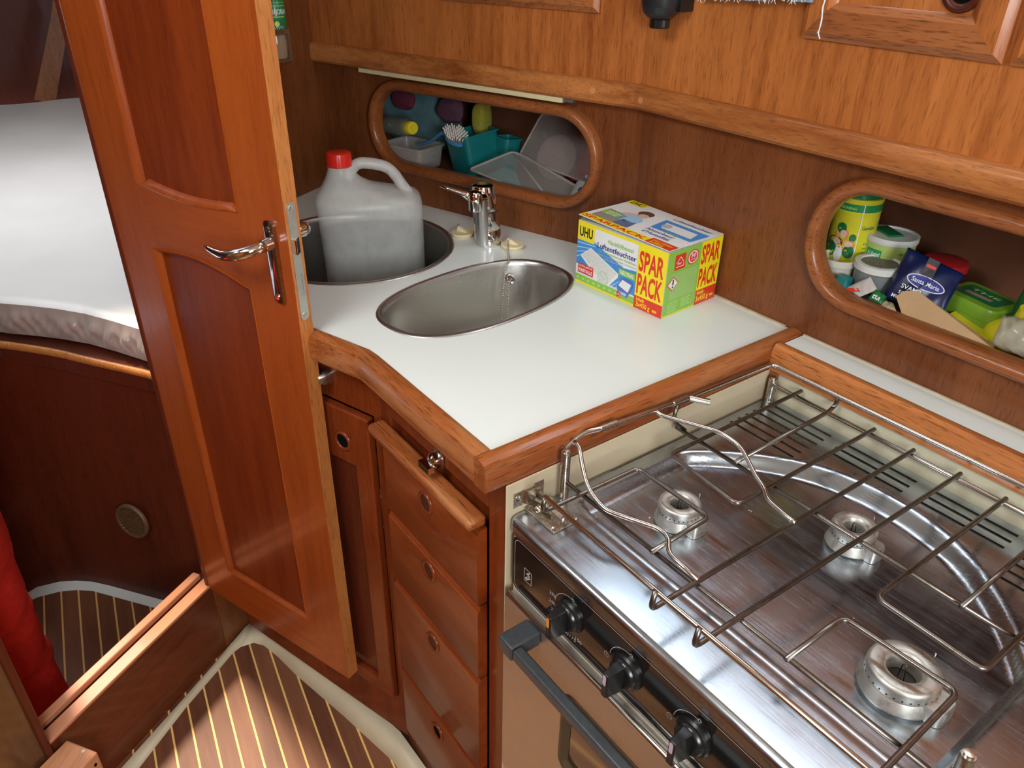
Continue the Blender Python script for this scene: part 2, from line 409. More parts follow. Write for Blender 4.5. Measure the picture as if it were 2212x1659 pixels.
I_b = ink('blue', (.06, .28, .68)); I_lb = ink('light_blue', (.35, .60, .85)); I_nb = ink('navy', (.02, .03, .25)); I_k = ink('black', (.015, .015, .015))
I_lg = ink('pale_green', (.45, .70, .25)); I_gr = ink('grey', (.50, .50, .48)); I_br = ink('brown', (.12, .07, .04)); I_sk = ink('skin', (.72, .50, .40)); I_dg = ink('dark_green', (.01, .16, .05))
I_or = ink('orange', (.75, .30, .08)); I_card = ink('card_grey', (.30, .27, .22))
# ================================================================== SETTING
FZ = -.96
B0 = Vector((-.975, 1.0, 0)); DL = Vector((-.95, -.318, 0)).normalized(); NL = Vector((-DL.y, DL.x, 0)); NL = NL if NL.y > 0 else -NL
def WL(s, t, z): return B0 + DL * s + NL * t + Vector((0, 0, z))          # left part of the hull-side wall
PB = Vector((-1.734, .751, 0)); DB = Vector((-.52, .854, 0)).normalized(); NB = Vector((DB.y, -DB.x, 0))   # bulkhead
NB = NB if NB.x > 0 else -NB
def BKp(s, t, z): return PB - DB * s + NB * t + Vector((0, 0, z))          # s runs away from the hull side
# floor with light seams
def floor_mat():
    m, t, b = nt('teak_sole_with_light_seams'); N = t.nodes; L = t.links
    g = Vector((.986, -.141, 0)).normalized(); c = Vector((.141, .986, 0)).normalized()
    tc = N.new('ShaderNodeTexCoord')
    def dot(v):
        d = N.new('ShaderNodeVectorMath'); d.operation = 'DOT_PRODUCT'; d.inputs[1].default_value = v; L.new(tc.outputs['Object'], d.inputs[0]); return d.outputs['Value']
    du, dv = dot(g), dot(c)
    def mth(op, a, b_=None, c_=None):
        n = N.new('ShaderNodeMath'); n.operation = op
        for i, v in enumerate((a, b_, c_)):
            if v is None: continue
            if isinstance(v, (int, float)): n.inputs[i].default_value = v
            else: L.new(v, n.inputs[i])
        return n.outputs[0]
    w = mth('ADD', mth('DIVIDE', dv, .0392), .37)
    fr = mth('FRACT', w); fl = mth('FLOOR', w)
    seam = mth('LESS_THAN', fr, .105)
    cb = N.new('ShaderNodeCombineXYZ'); L.new(mth('MULTIPLY', du, .12), cb.inputs[0]); L.new(dv, cb.inputs[1]); L.new(mth('MULTIPLY', fl, 3.7), cb.inputs[2])
    n1 = N.new('ShaderNodeTexNoise'); n1.inputs['Scale'].default_value = 70; n1.inputs['Detail'].default_value = 5; L.new(cb.outputs[0], n1.inputs['Vector'])
    wn = N.new('ShaderNodeTexWhiteNoise'); wn.noise_dimensions = '1D'; L.new(fl, wn.inputs['W'])
    mixv = mth('ADD', mth('MULTIPLY', n1.outputs['Fac'], .6), mth('MULTIPLY', wn.outputs['Value'], .4))
    cr = N.new('ShaderNodeValToRGB'); cr.color_ramp.elements[0].position = .25; cr.color_ramp.elements[1].position = .8
    cr.color_ramp.elements[0].color = (.12, .040, .018, 1); cr.color_ramp.elements[1].color = (.24, .090, .042, 1); L.new(mixv, cr.inputs[0])
    mx = N.new('ShaderNodeMix'); mx.data_type = 'RGBA'; L.new(seam, mx.inputs[0]); L.new(cr.outputs[0], mx.inputs[6]); mx.inputs[7].default_value = (.80, .48, .16, 1)
    L.new(mx.outputs[2], b.inputs['Base Color']); b.inputs['Roughness'].default_value = .5; b.inputs['Specular IOR Level'].default_value = .3
    return m
M_floor = floor_mat()
bm = BM(); box(bm, -2.6, 1.7, -1.4, 1.3, FZ - .03, FZ)
struct('floor', bm, M_floor)
# hull-side wall, right of the bend (grain upright), with oval opening
OV = lambda x0, x1: stadium(x0, x1, .085, .236, .072, 10)
MR = frame((0, 1.0, 0), (1, 0, 0), (0, 0, 1))          # local x=world x, y=z, z=-y (faces the room)
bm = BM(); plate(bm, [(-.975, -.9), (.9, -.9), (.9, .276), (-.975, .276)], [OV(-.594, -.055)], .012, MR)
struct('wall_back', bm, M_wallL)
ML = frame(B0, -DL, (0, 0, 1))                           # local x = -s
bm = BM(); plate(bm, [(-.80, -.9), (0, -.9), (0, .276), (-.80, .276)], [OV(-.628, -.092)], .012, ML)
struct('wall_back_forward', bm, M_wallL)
# upper wall above the moulding
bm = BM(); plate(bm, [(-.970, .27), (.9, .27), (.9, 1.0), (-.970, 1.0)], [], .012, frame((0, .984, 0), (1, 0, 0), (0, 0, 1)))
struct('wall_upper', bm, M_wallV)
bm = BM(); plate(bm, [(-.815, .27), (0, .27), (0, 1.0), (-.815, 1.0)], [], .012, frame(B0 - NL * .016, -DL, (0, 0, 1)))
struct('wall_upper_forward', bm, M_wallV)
# moulding along the wall
def moulding(name, p0, p1, n, mat, L):
    """profile: height z, protrusion along n"""
    prof = [(0, .272), (.024, .272), (.029, .277), (.030, .283), (.030, .299), (.028, .305), (.023, .3095), (.014, .3115), (0, .312)]
    bm = BM(); rows = []
    for P in (p0, p1):
        rows.append([bm.verts.new((P[0] + n[k][0] * d, P[1] + n[k][1] * d, z)) for k in [0 if P is p0 else 1] for d, z in prof])
    for i in range(len(prof) - 1): bm.faces.new((rows[0][i], rows[1][i], rows[1][i + 1], rows[0][i + 1]))
    bm.faces.new(rows[0][::-1]); bm.faces.new(rows[1]); bmesh.ops.recalc_face_normals(bm, faces=bm.faces)
    return struct(name, bm, mat, auto=35)
nb = (-NL + Vector((0, -1, 0))); nb = nb / nb.dot(Vector((0, -1, 0)))
t1 = moulding('trim_1', B0, (.9, 1.0, 0), [nb, (0, -1, 0)], M_moul, 1)
t2 = moulding('trim_2', WL(.795, 0, 0), B0, [-NL, nb], M_moul, 1)
for P, n in (((-.955, 1.0, .289), Vector((0, -1, 0))), (tuple(WL(.085, 0, .293)), -NL)):
    bm = BM(); P = Vector(P); lathe(bm, [(.0052, 0), (.0052, .0308)], frame(P, n.cross(Vector((0, 0, 1))), (0, 0, 1), n), 16)
    obj('wood_plug', bm, plain('light_teak_plug', (.62, .26, .09), .4, noise=.1), t1 if n.x == 0 else t2)
# oval rim frames
def oval_rim(name, path, M):
    prof = [(0, -.012), (-.0015, .004), (0, .012), (.005, .0175), (.011, .019), (.017, .017), (.0205, .010), (.0215, 0)]
    bm = BM(); ring(bm, path, prof, M); bmesh.ops.recalc_face_normals(bm, faces=bm.faces)
    return struct(name, bm, M_oval, smooth=True)
oval_rim('trim_3', OV(-.594, -.055), MR); oval_rim('trim_4', OV(-.628, -.092), ML)
# lockers behind the openings (open boxes)
def openbox(name, M, x0, x1, y0, y1, d):
    bm = BM(); t = .004
    box(bm, x0, x1, y0 - t, y0, -d, -.0125, M); box(bm, x0, x1, y1, y1 + t, -d, -.0125, M)
    box(bm, x0 - t, x0, y0 - t, y1 + t, -d, -.0125, M); box(bm, x1, x1 + t, y0 - t, y1 + t, -d, -.0125, M)
    box(bm, x0 - t, x1 + t, y0 - t, y1 + t, -d - t, -d, M)
    return struct(name, bm, M_inside)
SH = .060
openbox('wall_locker_aft', MR, -.66, .0, SH, .262, .22); openbox('wall_locker_forward', ML, -.735, -.03, SH, .262, .24)
# bulkhead with doorway: s from 0 (hull side) ; doorway between s=.63 and s=1.055
def bulk(name, s0, s1, z0, z1, mat, t=.022):
    bm = BM(); M = frame(PB, -DB, (0, 0, 1)); 
    n = (-DB).cross(Vector((0, 0, 1)))
    sgn = 1 if n.dot(NB) > 0 else -1
    box(bm, s0, s1, z0, z1, -t if sgn > 0 else 0, 0 if sgn > 0 else t, M)
    return struct(name, bm, mat)
bulk('wall_left', -.02, .622, FZ, 1.0, M_wallL, .010)
bulk('wall_left_port', 1.062, 2.4, FZ, 1.0, wood('glossy_mahogany_panel', ZG, (.13, .060, .022), (.06, .022, .008), coat=1.0, rough=.2, pores=.1, bands=12))
# jamb trims + sill
def bkbox(bm, s0, s1, t0, t1, z0, z1):
    vs = box(bm, 0, 1, 0, 1, 0, 1)
    for v in vs:
        x, y, z = v.co; v.co = BKp(s0 + (s1 - s0) * x, t0 + (t1 - t0) * y, z0 + (z1 - z0) * z)
bm = BM(); bkbox(bm, .612, .632, -.0105, .001, -.76, 1.0); struct('trim_5', bm, M_dark, bevel=.003)
bm = BM(); bkbox(bm, 1.050, 1.064, -.05, .006, -.97, 1.0); struct('trim_6', bm, M_dark, bevel=.003)
bm = BM(); bkbox(bm, .6, 1.06, -.028, -.002, FZ, -.7575); struct('trim_7', bm, M_darkH)
bm = BM(); bkbox(bm, .615, 1.055, -.027, .002, -.7572, -.749); sl = struct('trim_8', bm, M_sill, bevel=.002)
bm = BM(); bkbox(bm, .615, 1.055, -.056, -.036, -.7572, -.742); struct('trim_9', bm, M_sill, bevel=.003)
bm = BM(); bkbox(bm, .6, 1.06, -.056, -.028, FZ, -.7575); struct('trim_10', bm, M_dark)
# cream sole margins
def strip(name, inner, outer, mat, **k):
    bm = BM(); a = [bm.verts.new(p) for p in inner]; b = [bm.verts.new(p) for p in outer]
    for i in range(len(a) - 1): bm.faces.new((a[i], a[i + 1], b[i + 1], b[i]))
    r = bmesh.ops.extrude_face_region(bm, geom=list(bm.faces))
    for g in r['geom']:
        if isinstance(g, bmesh.types.BMVert): g.co.z -= .02
    bmesh.ops.recalc_face_normals(bm, faces=bm.faces)
    return struct(name, bm, mat, **k)
inn = [onz(p, FZ + .001) for p in [(300, 1659), (400, 1530), (470, 1449), (503, 1410), (520, 1397), (548, 1388), (570, 1394), (600, 1418), (640, 1458), (741, 1545), (820, 1618), (850, 1645), (900, 1725)]]
outp = [onz((262, 1659), FZ + .012), onz((380, 1527), FZ + .012), onz((460, 1437), FZ + .012), onz((500, 1389), FZ + .012), onz((530, 1354), FZ + .012), onz((548, 1338), FZ + .012)] + [onz(p, z) for p, z in [((580, 1352), FZ + .03), ((630, 1390), FZ + .05), ((670, 1415), -.905), ((748, 1478), -.9), ((823, 1543), -.9), ((865, 1581), -.9), ((925, 1665), -.9)]]
strip('baseboard_galley', inn, outp, M_creamf, smooth=True)
# shell behind the camera
bm = BM(); plate(bm, [(-4.6, -1.4), (1.7, -1.4), (1.7, 1.4), (-4.6, 1.4)], [[(-2.25, -.50), (-1.40, -.50), (-1.40, .24), (-2.25, .24)]], .03, T(0, 0, 1.03)); struct('ceiling', bm, M_creamc)
bm = BM(); box(bm, -1.0, 1.7, -1.43, -1.4, FZ, 1.0); struct('wall_front', bm, M_wallV)
bm = BM(); box(bm, 1.7, 1.73, -1.4, 1.4, FZ, 1.0); struct('wall_right', bm, M_wallV)
# ================================================================== FORWARD CABIN
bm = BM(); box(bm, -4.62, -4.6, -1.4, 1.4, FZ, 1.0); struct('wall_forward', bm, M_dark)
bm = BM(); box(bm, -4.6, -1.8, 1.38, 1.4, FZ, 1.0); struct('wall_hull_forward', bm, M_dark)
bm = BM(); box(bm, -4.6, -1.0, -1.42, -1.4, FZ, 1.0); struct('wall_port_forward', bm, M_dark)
berth = thing('berth', (-2.0, .1, FZ), 'dark mahogany berth base with a curved front beyond the open door', 'berth')
fl = [onz(p, FZ) for p in [(20, 1312), (35, 1300), (80, 1272), (130, 1260), (165, 1258), (200, 1260), (240, 1269), (280, 1280), (320, 1291), (360, 1302), (440, 1330), (520, 1360)]]
RZ = -.285
rimpx = [(-40, 730), (0, 738), (40, 743), (80, 749), (110, 754), (140, 760), (180, 770), (215, 778), (255, 787), (313, 800), (360, 814), (420, 833)]
rm = [onz(p, RZ) for p in rimpx]
bm = BM(); A = []; rows = []
for k in range(5):
    t = k / 4; rows.append([bm.verts.new(a.lerp(b, t)) for a, b in zip(fl, rm)])
for k in range(4):
    for i in range(len(fl) - 1): bm.faces.new((rows[k][i], rows[k][i + 1], rows[k + 1][i + 1], rows[k + 1][i]))
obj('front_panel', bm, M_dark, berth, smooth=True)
bm = BM()
rp = [p + Vector((.004, -.004, -.004)) for p in rm]
tube(bm, rp, .009, n=10); obj('rim_trim', bm, wood('teak_berth_rim', (.8, -.5, 0), (.60, .24, .06), (.40, .13, .03)), berth, smooth=True)
bm = BM()
for i in range(len(rm) - 1):
    a, b = rm[i], rm[i + 1]; o_ = Vector((.006, -.006, 0)); h = Vector((0, 0, -.045))
    f = bm.faces.new([bm.verts.new(q) for q in (a + o_, b + o_, b + o_ + h, a + o_ + h)])
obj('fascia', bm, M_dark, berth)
# base of the mattress platform
bm = BM(); vs = [bm.verts.new(p + Vector((0, 0, -.004))) for p in rm] + [bm.verts.new(q) for q in ((-4.5, 1.2, RZ - .004), (-4.5, -.6, RZ - .004))]
bm.faces.new(vs); obj('platform', bm, M_dark, berth)
# vent grille
VC = onpl((292, 1121), fl[7].lerp(rm[7], .5), ((rm[8] - rm[6]).cross(rm[7] - fl[7])).normalized())
vn = ((rm[9] - rm[5]).cross(rm[7] - fl[7])).normalized(); vn = vn if vn.y < 0 or vn.x > 0 else -vn
if vn.dot(CAMP - VC) < 0: vn = -vn
vt = (rm[9] - rm[5]).normalized(); MV = frame(VC + vn * .010, vt, vn.cross(vt), vn)
M_vent = plain('brown_plastic_vent', (.13, .065, .03), .4, noise=.15)
vg = obj('vent_grille', (lambda b: (ring(b, superell(0, 0, .047, .047, 2, 40), [(.0, -.004), (0, .003), (-.004, .005), (-.009, .004), (-.010, .001)], MV), b)[1])(BM()), M_vent, berth, smooth=True, label='round brown plastic vent grille')
bm = BM(); lathe(bm, [(.038, -.002), (.038, -.001)], MV, 32); obj('backing', bm, M_void, vg)
bm = BM()
for k in range(-5, 6):
    y = k * .0068; w = math.sqrt(max(0, .037 ** 2 - y * y)); box(bm, -w, w, y - .0014, y + .0014, .0005, .0045, MV)
obj('slats', bm, M_vent, vg)
# mattress
M_sheet = plain('white_satin_sheet', (.80, .78, .76), .38, noise=.04, nscale=6, sheen=.3)
MZ = -.205
mpx = [(-60, 640), (0, 650), (60, 655), (120, 662), (180, 672), (240, 688), (290, 703), (350, 722)]
bm = BM(); front = [onz(p, MZ) for p in mpx]; nx = len(front)
NJ, NI = 140, 40
def fr(t):
    x = t * (nx - 1); i = min(int(x), nx - 2); return front[i].lerp(front[i + 1], x - i)
grid = []
for i in range(NI + 1):
    row = []
    for j in range(NJ + 1):
        t = j / NJ; f0 = fr(t); back = Vector((-4.2 - .1 * math.sin(t * 3), -.35 + 1.15 * t, MZ)); s_ = (i / NI) ** 1.3
        p = f0.lerp(back, s_)
        p.z += .006 * math.sin(p.x * 9 + p.y * 4) * math.sin(p.y * 11 + 1.0) * s_ + (.0 if i else -.006)
        if i == NI: p.z -= .0
        row.append(bm.verts.new(p))
    grid.append(row)
for i in range(NI):
    for j in range(NJ): bm.faces.new((grid[i][j], grid[i][j + 1], grid[i + 1][j + 1], grid[i + 1][j]))
mt = obj('mattress', bm, M_sheet, None, smooth=True); setp(mt, 'white satin covered mattress on the berth seen left of the door', 'mattress')
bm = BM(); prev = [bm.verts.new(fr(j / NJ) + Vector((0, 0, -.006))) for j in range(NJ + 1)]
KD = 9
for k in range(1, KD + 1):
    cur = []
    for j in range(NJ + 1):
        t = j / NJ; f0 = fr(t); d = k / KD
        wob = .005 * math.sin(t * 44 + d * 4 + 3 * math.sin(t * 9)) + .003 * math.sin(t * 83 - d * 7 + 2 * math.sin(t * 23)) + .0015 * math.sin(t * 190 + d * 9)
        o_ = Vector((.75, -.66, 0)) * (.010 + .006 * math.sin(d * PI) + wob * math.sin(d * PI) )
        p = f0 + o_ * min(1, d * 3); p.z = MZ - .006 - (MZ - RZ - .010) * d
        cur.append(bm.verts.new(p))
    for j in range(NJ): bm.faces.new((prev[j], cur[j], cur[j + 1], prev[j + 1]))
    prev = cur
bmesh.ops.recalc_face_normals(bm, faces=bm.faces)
obj('shaded_side', bm, plain('shaded_satin', (.40, .31, .27), .30, noise=.05, nscale=6, sheen=.3), mt, smooth=True, label='satin side of the mattress, its shade put into a taupe colour')  # shade on the sheet's side is put into this darker taupe colour
# hull-side planks beyond the mattress
bm = BM()
P = [onpl(p, (-4.3, 0, 0), Vector((1, 0, 0))) for p in [(108, -40), (135, 40), (145, 60), (118, 222), (72, 214), (108, 40)]]
plate(bm, [(q.y, q.z) for q in [P[0] + Vector((0, .02, 0)), P[1], P[2], P[3], P[4], P[5]]][:6], [], .02, frame((-4.28, 0, 0), (0, 1, 0), (0, 0, 1)))
setp(obj('frame_timber', bm, wood('teak_hull_frame', ZG, (.30, .11, .04), (.18, .06, .02))), 'brown timber leaning on the dark wall beyond the mattress', 'timber')
# cream margin in the forward cabin
inn = [onz(p, FZ + .001) for p in [(10, 1330), (35, 1312), (80, 1290), (130, 1277), (165, 1274), (200, 1276), (240, 1287), (280, 1298), (320, 1309), (352, 1318), (430, 1345)]]
strip('baseboard_forward', inn, [p + Vector((0, 0, .006)) for p in fl[:11]], M_white)
# red fabric hanging behind the sill
def redcloth():
    bm = BM(); base = [onz((92, 1525), -.93), onz((40, 1420), -.80), onz((-20, 1310), -.62), onz((-80, 1190), -.42), onz((-150, 1060), -.2)]
    P = fillet(base, .06, 8); rows = []; n = 28
    P2 = []
    for i in range(len(P) - 1):
        for k in range(4): P2.append(P[i].lerp(P[i + 1], k / 4))
    P2.append(P[-1]); N_ = len(P2)
    for i, p in enumerate(P2):
        t = i / (N_ - 1); tg = (P2[min(i + 1, N_ - 1)] - P2[max(i - 1, 0)]).normalized()
        u = tg.cross(Vector((0, 1, .2))).normalized(); w = tg.cross(u)
        row = []
        for k in range(n):
            a = 2 * PI * k / n
            r = .070 + .02 * t + .0045 * abs(math.sin(a * 1 + t * 17)) + .0035 * math.sin(a * 2 - t * 21 + 1) + .0018 * math.sin(t * 41 + a * 3) + .0025 * math.exp(-((((a + t * 9) % 1.9) - .9) / .22) ** 2)
            row.append(p + u * r * math.cos(a) + w * r * .75 * math.sin(a))
        rows.append(row)
    loft(bm, rows); bmesh.ops.recalc_face_normals(bm, faces=bm.faces); return bm
rc = thing('red_fabric', onz((120, 1510), FZ), 'creased red fabric leg reaching down behind the wooden door sill', 'fabric')
obj('leg_fabric', redcloth(), plain('red_cotton', (.50, .02, .012), .85, spec=.2, noise=.2, nscale=90), rc, smooth=True)
bm = BM(); c0 = onz((140, 1520), FZ + .03)
loft(bm, [[c0 + Vector((a * math.cos(t), b * math.sin(t), h)) for t in [2 * PI * k / 20 for k in range(20)]] for a, b, h in ((.04, .03, -.028), (.052, .038, -.015), (.05, .036, 0), (.035, .025, .012), (.01, .01, .016))])
obj('toe', bm, plain('faded_red', (.48, .08, .07), .6, noise=.1), rc, smooth=True)
# ================================================================== DOOR
DA = Vector((-1.407, .212, 0)); DD = Vector((.94, .341, 0)).normalized(); DN = Vector((.341, -.94, 0)).normalized()
MD = frame(DA, DD, (0, 0, 1), DN)      # local x along the door, y up, z towards the viewer
def dpx(p, off=0):
    q = onpl(p, DA + DN * off, DN) - DA; return q.dot(DD), q.z
door = thing('door_1', DA + DD * .0 + Vector((0, 0, -.757)), 'open varnished mahogany door with two recessed panels and chrome lever', 'door'); door['kind'] = 'structure'
W_, Z0, Z1 = .430, -.757, .97
up = [(.092, Z1 - .09), (.092, .178)] + [(.092 + .241 * t, .178 - .011 * math.sin(PI * t)) for t in [i / 12 for i in range(1, 12)]] + [(.333, .178), (.333, Z1 - .09)]
lo = [(.092, -.652), (.333, -.652), (.333, .058)] + [(.333 - .241 * t, .058 + .012 * t + .016 * math.sin(PI * t)) for t in [i / 12 for i in range(1, 12)]] + [(.092, .070)]
bm = BM(); plate(bm, [(0, Z0), (W_, Z0), (W_, Z1), (0, Z1)], [up, lo], .025, MD)
for f in bm.faces:
    c = MD.inverted() @ f.calc_center_median()
    if c.x > W_ - .0005: f.material_index = 1
    elif c.y < -.66 or (.07 < c.y < .165 and .1 < c.x < .325): f.material_index = 2
obj('door_frame', bm, [M_door, M_doorE, M_doorH], door)
bm = BM(); box(bm, .088, .337, -.656, .1, -.016, -.009, MD); box(bm, .088, .337, .15, Z1 - .08, -.016, -.009, MD)
obj('panel', bm, wood('mahogany_door_panel', ZG, (.22, .036, .006), (.14, .019, .004), pores=.2), door)
for nm, lp in (('upper', up), ('lower', lo)):
    bm = BM(); ring(bm, lp, [(0, -.002), (0, .0008), (-.002, .0016), (-.005, .0005), (-.009, -.004), (-.011, -.009)], MD)
    ring_o = obj('panel_moulding', bm, M_door, door, auto=40)
# lock plate and latch on the door edge
ME = frame(DA + DD * W_ + Vector((0, 0, 0)), -DN, (0, 0, 1), DD)   # local x away from viewer, y up, z outward
lk = obj('lock_plate', (lambda b: (plate(b, stadium(.0045, .0195, .031, .208, .0073, 8), [stadium(.0085, .0155, .070, .103, .0008, 2)], .0012, frame(DA + DD * (W_ + .0012), -DN, (0, 0, 1), DD)), b)[1])(BM()), M_zinc, door, label='zinc lock plate')
bm = BM(); box(bm, .0088, .0152, .0703, .1027, -.001, .0008, ME); obj('dead_bolt', bm, M_zinc, lk)
for y in (.200, .040):
    bm = BM(); lathe(bm, [(.0042, .0012), (.0040, .0022), (.0012, .0014), (.0010, .0005)], ME @ T(.012, y, 0), 14); obj('screw', bm, M_zinc, lk)
bm = BM(); vs = box(bm, .006, .018, .135, .158, 0, .010, ME)
for v in vs:
    l = ME.inverted() @ v.co
    if l.z > .005 and l.x > .01: v.co = ME @ Vector((l.x, l.y, .003))
obj('latch_bolt', bm, M_chrome, door, bevel=.0006)
# lever handle and long plate
hp = obj('handle_plate', (lambda b: (loft(b, [[MD @ Vector((x, y, 0)) for x, y in stadium(.3875, .4095, .054, .180, .008, 6)], [MD @ Vector((x, y, .0045)) for x, y in stadium(.3880, .4090, .0545, .1795, .008, 6)], [MD @ Vector((x, y, .006)) for x, y in stadium(.3900, .4070, .057, .177, .0065, 6)]]), b)[1])(BM()), M_chromed, door, auto=40, label='long chrome handle plate')
bm = BM(); cyl(bm, MD @ Vector((.3985, .147, .005)), MD @ Vector((.3985, .147, .018)), .0095, 20)
cyl(bm, MD @ Vector((.3985, .065, .006)), MD @ Vector((.3985, .065, .0075)), .004, 12); cyl(bm, MD @ Vector((.3985, .168, .006)), MD @ Vector((.3985, .168, .0075)), .004, 12)
box(bm, .3975, .3995, .072, .084, .006, .0065, MD)
obj('boss', bm, M_chrome, hp, smooth=False, auto=40)
lev = [MD @ Vector(p) for p in [(.3985, .147, .014), (.396, .145, .030), (.388, .142, .042), (.372, .137, .049), (.352, .133, .050), (.330, .131, .046), (.312, .131, .043), (.300, .132, .042)]]
bm = BM(); tube(bm, lev, .006, n=14, rads=[.0085, .0085, .0088, .0088, .0082, .007, .0055, .003]); obj('lever', bm, M_chrome, hp, smooth=True)
lev2 = [MD @ Vector(p) for p in [(.3985, .150, -.025), (.3985, .150, -.040), (.400, .150, -.052), (.396, .149, -.060), (.38, .147, -.064), (.34, .146, -.064), (.31, .146, -.062)]]
bm = BM(); tube(bm, lev2, .008, n=14, rads=[.009, .009, .0105, .0105, .009, .007, .004]); obj('back_lever', bm, M_chrome, door, smooth=True)
# ================================================================== GALLEY CABINETS
XR = -.588; YF = .435                       # right end, frame face
ca_o = Vector((-.915, .435, 0)); ca_d = Vector((-.95, -.318, 0)).normalized(); ca_n = Vector((-ca_d.y, ca_d.x, 0)); ca_n = -ca_n if ca_n.y > 0 else ca_n
MA = frame(ca_o, -ca_d, (0, 0, 1), ca_n)   # local x to the right, y up, z out towards the room
cab = thing('drawer_cabinet', (-.75, YF, -.9), 'mahogany galley cabinet with four drawers left of the cooker', 'cabinet')
bm = BM()
box(bm, XR - .038, XR, YF, YF + .5, -.9, -.036); box(bm, -.915, -.885, YF, YF + .02, -.9, -.036)
box(bm, -.885, XR - .038, YF, YF + .02, -.9, -.835); box(bm, -.885, XR - .038, YF, YF + .02, -.10, -.036)
box(bm, -.885, XR - .038, YF + .012, YF + .03, -.83, -.1)
obj('carcass', bm, M_cab, cab, bevel=.002)
box_ = [(-.133, -.2665), (-.2715, -.4165), (-.4215, -.640), (-.6445, -.828)]
for i, (zt, zb) in enumerate(box_):
    d = obj('drawer', (lambda b: (loft(b, [[Vector((x, y, z)) for y, z in ((YF - .0005, zb), (.4190, zb), (.4185, zb + .001), (.4185, zt - .0105), (.4200, zt - .0095), (.4215, zt - .0055), (.4250, zt - .0015), (.4290, zt), (YF - .0005, zt))] for x in (-.884, -.629)]), bmesh.ops.recalc_face_normals(b, faces=b.faces), b)[2])(BM()), M_cabX, cab, auto=32)
    cx = -.7595; cz = (-.162 if i == 0 else zt - .034 if i < 3 else zt - .048)
    cz = [-.186, -.304, -.461, -.691][i]
    if i == 0: cz = -.172
    Mr = frame((cx, .4185, cz), (1, 0, 0), (0, 0, 1))
    bm = BM(); ring(bm, superell(0, 0, .0125, .0125, 2, 28), [(.006, 0), (.0055, .0022), (.003, .0034), (.0005, .0026), (0, 0), (0, .0005)], Mr)
    obj('finger_ring', bm, M_cab, d, smooth=True)
    bm = BM(); lathe(bm, [(.0124, .0004), (.0123, .0006)], Mr, 24); obj('finger_hole', bm, M_void if i == 3 else plain('deep_hole_wood', (.05, .014, .006), .6, noise=.2), d)
# pull-out board above drawers
bm = BM(); box(bm, -.905, -.628, .405, YF - .0006, -.129, -.1115)
pb = obj('cutting_board', bm, M_fidX, None, bevel=.006); setp(pb, 'narrow teak pull-out board under the worktop edge above the drawers', 'board')
# catch
def catch(loc, ang, name='latch', lab='small chrome swivel catch'):
    t = obj(name, (lambda b: (box(b, -.012, .012, -.002, .0, -.012, .012, T(*loc) @ Matrix.Rotation(ang, 4, 'Z')), b)[1])(BM()), M_brassy, cab, label=lab)
    M = T(*loc) @ Matrix.Rotation(ang, 4, 'Z')
    bm = BM(); lathe(bm, [(.010, 0), (.012, .004), (.0115, .012), (.007, .016), (.001, .017)], M @ Matrix.Rotation(PI / 2, 4, 'X') @ T(0, -.002, .0), 18)
    box(bm, -.013, .013, -.026, -.016, -.012, -.002, M)
    obj('knob', bm, M_chrome, t, auto=40)
    return t
catch((-.742, YF - .001, -.088), 0)
# angled cupboard
cup = thing('corner_cupboard', ca_o + ca_d * .2 + Vector((0, 0, -.9)), 'angled mahogany cupboard half hidden behind the open door', 'cupboard')
bm = BM(); box(bm, -.50, .0, -.9, -.79, -.02, 0, MA); box(bm, -.50, .0, -.122, -.036, -.02, 0, MA); box(bm, -.017, .0, -.79, -.122, -.02, 0, MA); box(bm, -.50, -.34, -.79, -.122, -.02, 0, MA)
obj('carcass', bm, M_cab, cup, bevel=.001)
cdoor = obj('cupboard_door', (lambda b: (plate(b, [(-.335, -.786), (-.020, -.786), (-.020, -.126), (-.335, -.126)], [[(-.29, -.75), (-.058, -.75), (-.058, -.23), (-.29, -.23)]], .016, MA @ T(0, 0, .012)), b)[1])(BM()), M_cab, cup, bevel=.003)
bm = BM(); box(bm, -.295, -.053, -.755, -.225, -.006, .004, MA); obj('panel', bm, M_dark, cdoor)
Mr = MA @ T(-.080, -.187, .012)
bm = BM(); ring(bm, superell(0, 0, .0125, .0125, 2, 28), [(.006, 0), (.0055, .0022), (.003, .0034), (.0005, .0026), (0, 0)], Mr); obj('finger_ring', bm, M_cab, cdoor, smooth=True)
bm = BM(); lathe(bm, [(.0124, .0004), (.0123, .0006)], Mr, 24); obj('finger_hole', bm, M_void, cdoor)
Ml = MA @ T(-.112, -.078, 0)
bm = BM(); vs = loft(bm, [[Ml @ Vector((x * k, y * k, z)) for x, y in stadium(-.018, .014, -.014, .012, .008, 5)] for k, z in ((1, 0), (1, .004), (.85, .016), (.5, .024))]); obj('cupboard_catch', bm, M_brassy, cup, auto=40, label='dull nickel cupboard catch')
# ================================================================== WORKTOP
FH = .005
SK1 = (-1.318, .600, .193); 
sk2 = superell(-.991, .670, .188, .1095, 2.45, 56, rot=math.atan2(.990, -.135))
sk1 = superell(SK1[0], SK1[1], SK1[2], SK1[2], 2.0, 56)
wt = thing('worktop', (-1.0, .7, 0), 'white laminate galley worktop with two sinks and teak edging', 'worktop')
fidpts = [(-.588, YF - .004)]  # placeholder
inner = [(-.6105, 1.0), (-.6105, .4275), (-.9045, .4275)]
aL = Vector((-.9045, .4275, 0)); inner.append(tuple((aL + ca_d * .55)[:2]))
wl = [tuple((PB + Vector((0.004, 0, 0)))[:2])]
outer = [(-.6105, .9995), (-.6105, .4275), (-.9045, .4275), tuple((aL + ca_d * .60)[:2]), (-1.475, .325), tuple(BKp(.0, .0005, 0)[:2]), tuple((WL(.78, -.0006, 0))[:2]), (B0.x, B0.y - .0007)]
shr = lambda lp, d: lp
